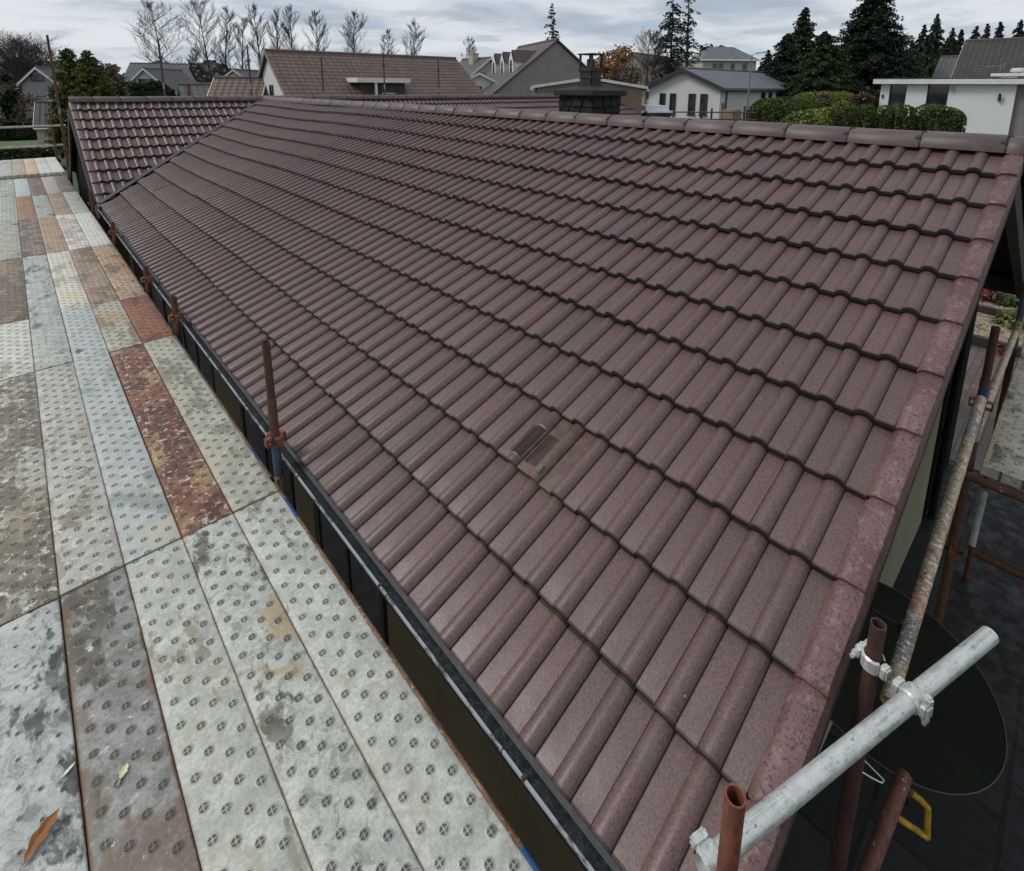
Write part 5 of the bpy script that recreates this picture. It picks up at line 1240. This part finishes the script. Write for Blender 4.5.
# dark tiled roof behind E
A = at(968, 42.0, 37); Bq = run(A, -44, 12)
gable_house('house', 'black-brown tiled roof with pale verge rising behind the white flat-roofed house', A, Bq, 5.2, A[2]-3.4, -2.9, white, r_dark, mat_plain('pale_verge', (.34, .32, .25), .7), oh=.15, barge=.2)
A = at(944, 58, 44); Bq = run(A, -44, 4)
gable_house('house', 'small grey-brown tiled roof between the spruces and the dark tiled roof', A, Bq, 3, A[2]-2, -2.5, grey, r_grey, None)
# parapet + tv aerial
q0, q1 = at(992, 75, 30), at(1060, 74, 27); m = MB(); m.bbox((-.0, -.1, 0), (2.6, .1, .16), .01, Matrix.Translation(V3(q0)-Vector((0, 0, .08))) @ Matrix.Rotation(math.atan2(q1[1]-q0[1], q1[0]-q0[0]), 4, 'Z'))
m.bbox((.95, -.15, .16), (1.6, .15, .42), .06, Matrix.Translation(V3(q0)-Vector((0, 0, .08))) @ Matrix.Rotation(math.atan2(q1[1]-q0[1], q1[0]-q0[0]), 4, 'Z'))
m.bbox((.5, -.05, -.35), (1.3, .05, 0), .01, Matrix.Translation(V3(q0)-Vector((0, 0, .08))) @ Matrix.Rotation(math.atan2(q1[1]-q0[1], q1[0]-q0[0]), 4, 'Z'))
tag(m.build('parapet', wtrim), 'low white parapet with a white rooftop unit in front of the dark tiled roof', 'parapet')
m = MB(); q = V3(at(1001, 66, 31)); r_ = V3(RT)*1.5
m.tube(q-Vector((0, 0, .65)), q+Vector((0, 0, .12)), .014, n=6); m.tube(q-r_*.65-Vector((0, 0, .06)), q+r_*.1, .010, n=6)
for k in range(8): c = q-r_*(.6-.08*k)-Vector((0, 0, .055-.007*k)); m.tube(c-Vector(FW)*.12-Vector((0, 0, .0)), c+Vector(FW)*.12, .005, n=4); m.tube(c-Vector((0, 0, .07)), c+Vector((0, 0, .07)), .004, n=4)
m.tube(q+r_*.08-Vector((0, 0, .16)), q+r_*.12+Vector((0, 0, .18)), .02, n=6)
tag(m.build('tv_aerial', mat_plain('aerial_grey', (.30, .30, .29), .4)), 'thin television aerial in front of the dark tiled roof at right', 'aerial')
# street lamp
q = V3(at(752, 55, 30)); zb = base_z(q.x, q.y); e = empty('street_lamp', (q.x, q.y, zb), 'grey street lamp with a white lantern head in front of the slate-roofed bungalow', 'street lamp')
m = MB(); H = q.z-zb; m.tube((0, 0, 0), (0, 0, 1.2), .075, n=12); m.tube((0, 0, 1.2), (0, 0, H), .05, .038, n=12); m.build('pole', mat_plain('lamp_grey', (.20, .21, .21), .45, .3)).parent = e
m = MB(); r_ = V3(RT); r_.z = 0; m.tube((0, 0, H), tuple(Vector((0, 0, H+.10))+r_*.25), .03, n=8); M_ = Matrix.Translation(Vector((0, 0, H+.14))+r_*.5) @ Matrix.Rotation(math.atan2(RT[1], RT[0]), 4, 'Z') @ Matrix.Rotation(-.12, 4, 'Y')
m.bbox((-.32, -.10, -.05), (.32, .10, .05), .04, M_); m.build('lantern', mat_plain('lamp_white', (.75, .76, .76), .4)).parent = e
# yard clutter before the white bungalow
m = MB()
for px, pt, hh in ((674, 104, .9), (702, 104, .6), (712, 108, .5), (723, 103, .9), (726, 100, 1.0), (745, 106, .9)):
    q = V3(at(px, pt, 24)); m = MB(); m.bbox((q.x-.035, q.y-.035, base_z(q.x, q.y)), (q.x+.035, q.y+.035, q.z), .008)
    tag(m.build('fence_post', mat_dark('dark_post', (.03, .028, .028), .6)), {674: 'thin dark post left below the bungalow windows', 702: 'short dark post between the bungalow window pairs', 712: 'squat dark post below the right-hand windows', 723: 'left of two close tall posts near the bungalow corner', 726: 'taller of two close posts near the bungalow corner', 745: 'thin post just left of the street lamp'}[px], 'post', 'posts in the yard of the white bungalow')
a, b = V3(at(672, 112, 23.5)), V3(at(757, 113.5, 23.5)); m = MB(); b.z = a.z; m.tube(a, b, .03, n=6); m.tube(a-Vector((0, 0, .3)), b-Vector((0, 0, .3)), .03, n=6)
tag(m.build('yard_rail', mat_plain('brown_rail', (.10, .07, .05))), 'low brown rail in front of the white bungalow', 'rail')
q = V3(at(732, 112, 24)); m = MB(); m.bbox((q.x-.4, q.y-.3, q.z-1.4), (q.x+.3, q.y+.3, q.z+.12), .04); tag(m.build('brick_pile', mat_plain('tan_bricks', (.26, .18, .13), .8, 0, .4, 20.)), 'stack of tan bricks near the bungalow corner', 'brick stack')
# white car peeking at 648,107
q = V3(at(649, 105, 24)); e = empty('parked_car', (q.x, q.y, -4.1+.6), 'white car roof showing between the roof end and the white bungalow', 'car')
m = MB(); X = V3(RT); X.z = 0; X.normalize(); Mx = Matrix.Translation(Vector((0, 0, 0))) @ Matrix.Rotation(math.atan2(X.y, X.x)+1.75, 4, 'Z')
zt = q.z-e.location.z
m.bbox((-2.0, -.85, zt-1.15), (2.0, .85, zt-.5), .22, Mx); m.build('body', mat_plain('white_car_paint', (.70, .71, .72), .25, 0, .05, 2.)).parent = e
m = MB(); m.bbox((-1.1, -.72, zt-.52), (.9, .72, zt), .28, Mx); cab = m.build('cabin', mat_plain('white_car_paint', (.70, .71, .72), .25, 0, .05, 2.)); cab.parent = e
m = MB(); m.bbox((-1.12, -.60, zt-.48), (.92, .60, zt-.24), .05, Mx); m.bbox((-.8, -.735, zt-.48), (.6, .735, zt-.26), .05, Mx); m.build('windows', mat_glass()).parent = e
for a_ in (-1.25, 1.25):
    for b_ in (-.8, .8):
        m = MB(); m.tube(Mx @ Vector((a_, b_-.1, zt-1.15)), Mx @ Vector((a_, b_+.1, zt-1.15)), .31, n=16); m.build('wheel', mat_dark('tyre', (.015, .015, .015), .8)).parent = e

# ------------------------------------------------------------------ hedges
hd = mat_hedge('hedge_dark', (.010, .018, .007), (.028, .045, .012)); hg = mat_hedge('hedge_green', (.028, .045, .008), (.085, .115, .018)); hy = mat_hedge('hedge_bright', (.065, .085, .014), (.20, .22, .04))
def P2(px, py, d): return at(px, py, d)
hedge([P2(-30, 130, 45), P2(42, 130, 45)], 2.2, 1.45, -4.22, hd, 'long dark clipped hedge farther away at the left edge', 31, 'clipped dark hedges at left', dens=90, leafsz=.11)
hedge([P2(-30, 150, 29), P2(47, 150, 29)], 1.6, 1.05, -4.22, hd, 'nearer dark clipped hedge just beyond the guard rails at left', 32, 'clipped dark hedges at left', dens=120, leafsz=.08)
t_ = at(0, 144, 38); tag(MB().box((-14, t_[1]-4, -4.3), (-1, t_[1]+6, -4.17)).build('lawn', mat_plain('lawn_green', (.085, .12, .035), .9, 0, .3, 3.)), kind='structure')
lb5 = ['leftmost of the five clipped rounded lobes of conifer hedge', 'second clipped hedge lobe from the left', 'middle clipped hedge lobe', 'fourth clipped hedge lobe below the white window slots', 'widest rightmost clipped hedge lobe ending before the white wall']
def gz(p): return ground_z(float(p[0]), float(p[1]))-.08
zt = at(900, 106.5, 20.)[2]
for k, (xa, xb) in enumerate(((832, 854), (856, 872), (875, 890), (893, 912), (915, 959))):
    q0, q1 = at(xa, 120, 20.5-.3*k), at(xb, 120, 20.3-.3*k); b_ = gz(q0); hedge([q0, q1], 1.2, zt-b_, b_, hg, lb5[k], 40+k, 'row of clipped hedge lobes', dens=420, leafsz=.030, round_=.32, bulge=.06)
for (pa, pb, d0, d1, py, w_, mt, lb, sd) in (((798, 124), (836, 114), 20, 24, 111, 1.9, hy, 'bright yellow-green hedge end left of the dark lobes', 47), ((762, 113), (812, 104), 26, 30, 98.5, 2.2, hg, 'bushy green hedge to the right of the street lamp', 48), ((800, 103), (850, 95), 31, 34, 93, 2.2, hy, 'pale green hedge behind, running towards the purple shrubs', 49)):
    q0, q1 = at(*pa, d0), at(*pb, d1); b_ = gz((q0+q1)/2); tz = at((pa[0]+pb[0])/2, py, (d0+d1)/2)[2]
    hedge([q0, q1], w_, tz-b_, b_, mt, lb, sd, dens=260, leafsz=.04, round_=.45)
hedge([P2(118, 88, 40), P2(172, 88, 42)], 2.5, at(150, 82.5, 41)[2]+4.2, -4.22, hd, 'dark rounded hedge below the white gable with two windows', 50, dens=90, leafsz=.10, round_=.5)

# ------------------------------------------------------------------ trees
mYG = mat_leaf('yellow_green_conifer', (.035, .055, .012), (.075, .105, .02), (.16, .16, .025)); mDK = mat_leaf('dark_conifer', (.010, .018, .010), (.025, .040, .020))
mMD = mat_leaf('mid_conifer', (.018, .032, .012), (.04, .06, .02), (.06, .085, .025)); mSP = mat_leaf('blue_spruce', (.020, .032, .026), (.045, .06, .048)); mPN = mat_leaf('pine_needles', (.022, .030, .022), (.05, .058, .04))
mOR = mat_leaf('orange_leaves', (.26, .12, .06), (.40, .20, .10), (.16, .13, .07)); mRU = mat_leaf('russet_leaves', (.16, .10, .09), (.25, .16, .13), (.10, .10, .04)); mOL = mat_leaf('olive_shrub', (.06, .07, .03), (.11, .11, .05))
mPU = mat_leaf('purple_shrub', (.09, .05, .045), (.16, .09, .07), (.06, .07, .03)); mBR = mat_leaf('brown_scrub', (.09, .06, .05), (.15, .11, .085))
conifer(67, 50, 30, 60, mYG, 'yellow-green conifer, left of the touching pair', 60, 'pair of yellow-green conifers', dens=1.4, leafs=1.5, droop=.0, up=.35, low=.02, rag=.2, pexp=.55)
conifer(87, 52, 29, 60, mYG, 'yellow-green conifer, right of the touching pair', 61, 'pair of yellow-green conifers', dens=1.4, leafs=1.5, droop=.0, up=.35, low=.02, rag=.2, pexp=.55)
leafy(107, 54, 36, 30, mRU, 'russet half-bare tree right of the yellow-green conifers', 62, n=1900, lobes=14, sparse=.2)
leafy(116, 74, 34, 22, mOL, 'olive and rust shrub below the russet tree', 63, n=1800, lobes=9, name='shrub', cat='shrub')
leafy(202, 66, 42, 24, mOL, 'rounded olive shrub between the white gables', 64, n=2600, lobes=10, name='shrub', cat='shrub')
bare(6, 48, 58, 52, 'tangled leafless tree at the far left edge', 70, 'leafless trees at the left edge', .7, (.085, .068, .060), .12, 3, 1.)
bare(28, 54, 60, 40, 'bushy leafless tree in front of the grey gabled house', 71, 'leafless trees at the left edge', .7, (.080, .062, .055), .12, 3, 1.)
leafy(10, 84, 50, 58, mBR, 'brown scrub below the leafless trees at the left edge', 72, n=1900, lobes=14, name='shrub', cat='shrub', sparse=.55)
leafy(2, 62, 48, 20, mDK, 'dark evergreen at the very left edge', 73, n=2400, lobes=8)
leafy(244, 54, 62, 26, mDK, 'dark round evergreen behind the bare trees left of the brown roof', 74, n=2200, lobes=8)
leafy(283, 42, 70, 20, mDK, 'dark evergreen top showing above the brown roof', 75, n=1500, lobes=7)
for (px, py, d, w, lb, s, up, st) in ((160, 12, 70, 46, 'broad bare tree with fine spreading branches left of the others', 80, .75, 1), (206, 9, 72, 40, 'tall bare tree, left of the dense bare group', 81, .95, 1), (222, 14, 74, 26, 'slim upright bare tree in the middle of the dense group', 82, 1.2, 1),
    (236, 22, 78, 22, 'small upright bare tree right of the dense group', 83, 1.3, 1), (257, 12, 72, 26, 'tall bare tree just left of the brown roof end', 84, 1.3, 1), (272, 14, 74, 24, 'bare tree rising behind the brown roof peak', 85, 1.3, 1), (288, 13, 74, 24, 'bare tree right of the brown roof peak', 86, 1.3, 1),
    (315, 18, 76, 26, 'bare tree above the left part of the brown roof', 87, 1.15, 1), (351, 20, 76, 30, 'bare tree above the dormer', 88, 1.1, 1), (385, 35, 84, 18, 'small faint bare tree above the middle of the brown roof', 89, 1.1, 1), (412, 28, 80, 24, 'bare tree above the right part of the brown roof', 90, 1.1, 1), (467, 42, 90, 17, 'faint small bare tree right of the brown roof', 91, 1.1, 1), (189, 52, 80, 14, 'tiny bare sapling between two houses', 92, 1.1, 1)):
    bare(px, py, d, w, lb, s, upward=up, stems=st, fork=.18)
conifer(552, 3, 62, 46, mSP, 'sparse spruce behind the harled gable', 100, dens=.8, gaps=.35, droop=.1, low=.2, leafs=.55, name='spruce')
leafy(613, 40, 42, 48, mOR, 'orange-leaved autumn tree behind the chimney', 101, n=4200, lobes=26, zlow=.1, sparse=.15)
leafy(628, 62, 40, 44, mat_leaf('brown_green_scrub', (.09, .07, .04), (.16, .12, .07)), 'brown-green shrub below the orange tree', 102, n=2400, lobes=14, name='shrub', cat='shrub', sparse=.3)
bare(648, 38, 48, 30, 'thin bare tree right of the orange tree', 103, None, 1., (.14, .11, .09), .12, 2)
conifer(674, -10, 46, 70, mPN, 'tall open-crowned pine, left of the pair', 104, 'pair of tall pines', dens=.9, gaps=.30, droop=.20, low=.34, leafs=.9, name='pine', rag=.5)
conifer(690, -22, 52, 60, mPN, 'tall thin-crowned pine, right of the pair', 105, 'pair of tall pines', dens=.8, gaps=.5, droop=.15, low=.38, leafs=.6, name='pine', rag=.5, up=.1)
leafy(712, 43, 80, 46, mat_leaf('dark_rust_wood', (.05, .045, .035), (.09, .065, .05)), 'dark brown-green tree behind the hipped roof', 106, n=2600, lobes=14)
leafy(724, 38, 90, 24, mRU, 'pale russet tree top above the hipped roof', 107, n=900, lobes=8, sparse=.4)
conifer(672, 66, 74, 26, mMD, 'small dark fir behind the white bungalow gable', 108, dens=.7)
conifer(806, 8, 46, 66, mMD, 'tall pointed dark green conifer behind the hedges', 110, 'dark conifers behind the hedges', dens=1.6, gaps=.05, droop=.1, leafs=1.5, rag=.55, pexp=.7)
conifer(788, 34, 44, 76, mDK, 'dark conifer left of the tall pointed one', 111, 'dark conifers behind the hedges', dens=1.5, leafs=1.5, rag=.5, pexp=.65)
conifer(826, 32, 40, 88, mMD, 'broad mid-green conifer in front of the tall pointed one', 112, 'dark conifers behind the hedges', dens=1.6, leafs=1.6, rag=.55, droop=.05, pexp=.6)
conifer(768, 50, 48, 58, mDK, 'low dark conifer right of the street lamp head', 113, 'dark conifers behind the hedges', dens=1, leafs=1.2)
conifer(877, -18, 42, 118, mDK, 'huge black-green conifer, the biggest tree in view', 114, 'dark conifers behind the hedges', dens=2.0, gaps=.04, leafs=1.6, droop=.05, rag=.5, pexp=.7)
conifer(846, 60, 46, 56, mDK, 'dark conifer between the mid-green one and the huge one', 115, 'dark conifers behind the hedges', dens=1., leafs=1.2)
conifer(913, 40, 60, 60, mMD, 'dark fir at the right foot of the huge conifer', 120, 'firs at right', dens=1.1, leafs=1.1)
for (px, py, d, w, lb, s, m_) in ((925, 25, 92, 54, 'hazy blue-green spruce right of the huge conifer', 121, mSP), (938, 14, 88, 50, 'tall pointed spruce, highest of the right-hand row', 122, mSP), (953, 28, 96, 42, 'slim spruce left of the dark tiled roof', 123, mSP), (962, 30, 100, 36, 'thin spruce behind the verge of the dark tiled roof', 124, mSP),
    (977, 26, 96, 42, 'spruce above the left of the dark tiled roof', 125, mSP), (988, 24, 98, 36, 'spruce second above the dark tiled roof', 126, mSP), (1001, 22, 96, 44, 'wide spruce above the middle of the dark tiled roof', 127, mSP), (1021, 20, 94, 46, 'spruce at the right edge above the dark tiled roof', 128, mSP), (948, 38, 70, 46, 'dark lower spruce in front of the hazy row', 129, mMD), (930, 44, 66, 52, 'dark bushy spruce at the right foot of the tall pointed one', 130, mMD)):
    conifer(px, py, d, w, m_, lb, s, 'firs at right', dens=1.3, leafs=1.5, gaps=.0, name='spruce', rag=.4)
leafy(822, 84, 30, 22, mPU, 'purple-brown shrub behind the pale green hedge', 140, 'rusty shrubs behind the hedges', n=1500, lobes=9, name='shrub', cat='shrub')
leafy(864, 90, 30, 26, mPU, 'rusty shrub just left of the white house', 141, 'rusty shrubs behind the hedges', n=1600, lobes=9, name='shrub', cat='shrub')
leafy(845, 93, 27, 22, mat_leaf('lime_shrub', (.12, .14, .02), (.22, .23, .04)), 'lime green shrub between the two rusty shrubs', 142, 'rusty shrubs behind the hedges', n=1200, lobes=7, name='shrub', cat='shrub')
leafy(872, 84, 33, 24, mMD, 'dark green shrub against the corner of the white house', 143, 'rusty shrubs behind the hedges', n=1800, lobes=8, name='shrub', cat='shrub')
leafy(500, 92.5, 30, 18, mMD, 'low green shrub in front of the dormered house', 144, n=900, lobes=6, name='shrub', cat='shrub')
leafy(205, 82, 34, 18, mMD, 'low green bush beside the mossy brown roof', 145, n=900, lobes=6, name='shrub', cat='shrub')
# far woodland along the horizon
R = rng(5); Cs = []
A_ = R.uniform(math.atan2(FW[0], FW[1])-.95, math.atan2(FW[0], FW[1])+.95, 26000); Rr = R.uniform(150, 260, 26000)
hz = 6.5+2.2*np.sin(A_*9)+1.8*np.sin(A_*31+1)+1.1*np.sin(A_*83)
x = CAM[0]+np.sin(A_)*Rr; y = CAM[1]+np.cos(A_)*Rr; z = -4+R.random(26000)**.7*hz*(Rr/200)
C = np.stack([x, y, z], 1); U, W = quads_from(R, C, .9); m = MB(); m.quads(C, U, W)
tag(m.build('distant_woodland', mat_leaf('distant_wood', (.045, .050, .045), (.085, .085, .078))), 'low hazy band of distant woodland along the horizon', 'woodland', kind='stuff')

# ================================================================== LIGHT, SKY, CAMERA
SUN_EL, SUN_AZ = 46, 312     # compass style: azimuth clockwise from +Y
w = bpy.data.worlds.new('World'); SC.world = w; w.use_nodes = True; nt = w.node_tree; nt.nodes.clear()
def N(t, **k):
    n = nt.nodes.new(t)
    for a, b in k.items(): setattr(n, a, b)
    return n
out = N('ShaderNodeOutputWorld'); bg = N('ShaderNodeBackground'); sky = N('ShaderNodeTexSky', sky_type='NISHITA'); sky.sun_disc = False
sky.sun_elevation = RAD(SUN_EL); sky.sun_rotation = RAD(SUN_AZ); sky.air_density = 1.; sky.dust_density = 3.; sky.ozone_density = 1.5
tc_ = N('ShaderNodeTexCoord'); sep = N('ShaderNodeSeparateXYZ'); nt.links.new(tc_.outputs['Generated'], sep.inputs[0])
def MM(op, a, b=None, clamp=False):
    n = N('ShaderNodeMath', operation=op); n.use_clamp = clamp
    for i, v in enumerate((a, b)):
        if v is None: continue
        if isinstance(v, (int, float)): n.inputs[i].default_value = v
        else: nt.links.new(v, n.inputs[i])
    return n.outputs[0]
zc = MM('ADD', MM('MAXIMUM', sep.outputs[2], 0.), .09)
cb_ = N('ShaderNodeCombineXYZ'); nt.links.new(MM('DIVIDE', sep.outputs[0], zc), cb_.inputs[0]); nt.links.new(MM('DIVIDE', sep.outputs[1], zc), cb_.inputs[1])
def noise_(sc_, det, loc):
    mp = N('ShaderNodeMapping'); mp.inputs['Location'].default_value = loc; nt.links.new(cb_.outputs[0], mp.inputs[0]); n = N('ShaderNodeTexNoise'); n.inputs['Scale'].default_value = sc_; n.inputs['Detail'].default_value = det; n.inputs['Roughness'].default_value = .55; n.inputs['Distortion'].default_value = .4
    nt.links.new(mp.outputs[0], n.inputs['Vector']); return n.outputs[0]
n1 = noise_(.42, 7, (3, 1, 0)); n2 = noise_(1.1, 7, (9, 4, 0))
def MR(f, a, b, c=0., d=1.):
    n = N('ShaderNodeMapRange'); n.interpolation_type = 'SMOOTHSTEP'; nt.links.new(f, n.inputs[0])
    for i, v in enumerate((a, b, c, d)): n.inputs[i+1].default_value = v
    return n.outputs[0]
def MX(f, a, b):
    n = N('ShaderNodeMix', data_type='RGBA')
    if isinstance(f, float): n.inputs[0].default_value = f
    else: nt.links.new(f, n.inputs[0])
    for i, v in ((6, a), (7, b)):
        if isinstance(v, tuple): n.inputs[i].default_value = (*v, 1)
        else: nt.links.new(v, n.inputs[i])
    return n.outputs[2]
K = 9.0
cl = MX(MR(n1, .40, .60), (.42*K, .49*K, .58*K), (.72*K, .76*K, .81*K))
cl = MX(MR(n2, .45, .70, 0, .7), cl, (.80*K, .82*K, .85*K))
cl = MX(MR(n2, .34, .46, .55, 0), cl, (.36*K, .41*K, .48*K))
cl = MX(MR(sep.outputs[2], .0, .10, .55, 0), cl, (.70*K, .74*K, .79*K))
col = MX(.90, sky.outputs[0], cl)
nt.links.new(col, bg.inputs[0]); bg.inputs[1].default_value = .10; nt.links.new(bg.outputs[0], out.inputs[0])
sl = bpy.data.lights.new('sun', 'SUN'); sl.energy = 1.35; sl.angle = RAD(20); sl.color = (1, .97, .93); so = bpy.data.objects.new('sun', sl); COL.objects.link(so)
az = RAD(SUN_AZ); el = RAD(SUN_EL); dv = Vector((math.sin(az)*math.cos(el), math.cos(az)*math.cos(el), math.sin(el))); so.rotation_euler = dv.to_track_quat('Z', 'Y').to_euler()
cam = bpy.data.cameras.new('camera'); co = bpy.data.objects.new('camera', cam); COL.objects.link(co)
F_ = Vector(FW).normalized(); R_ = (Vector(RT)-F_*Vector(RT).dot(F_)).normalized(); U_ = R_.cross(F_)
co.matrix_world = Matrix(((R_.x, U_.x, -F_.x, CAM[0]), (R_.y, U_.y, -F_.y, CAM[1]), (R_.z, U_.z, -F_.z, CAM[2]), (0, 0, 0, 1)))
cam.sensor_width = 36; cam.lens = 36*FL/1024; cam.shift_x = -(PX-512)/1024; cam.shift_y = -(435.5-PY)/1024; cam.clip_start = .05; cam.clip_end = 3000
SC.camera = co
SC.view_settings.view_transform = 'Standard'; SC.view_settings.look = 'None'; SC.view_settings.exposure = .22; SC.view_settings.gamma = 1
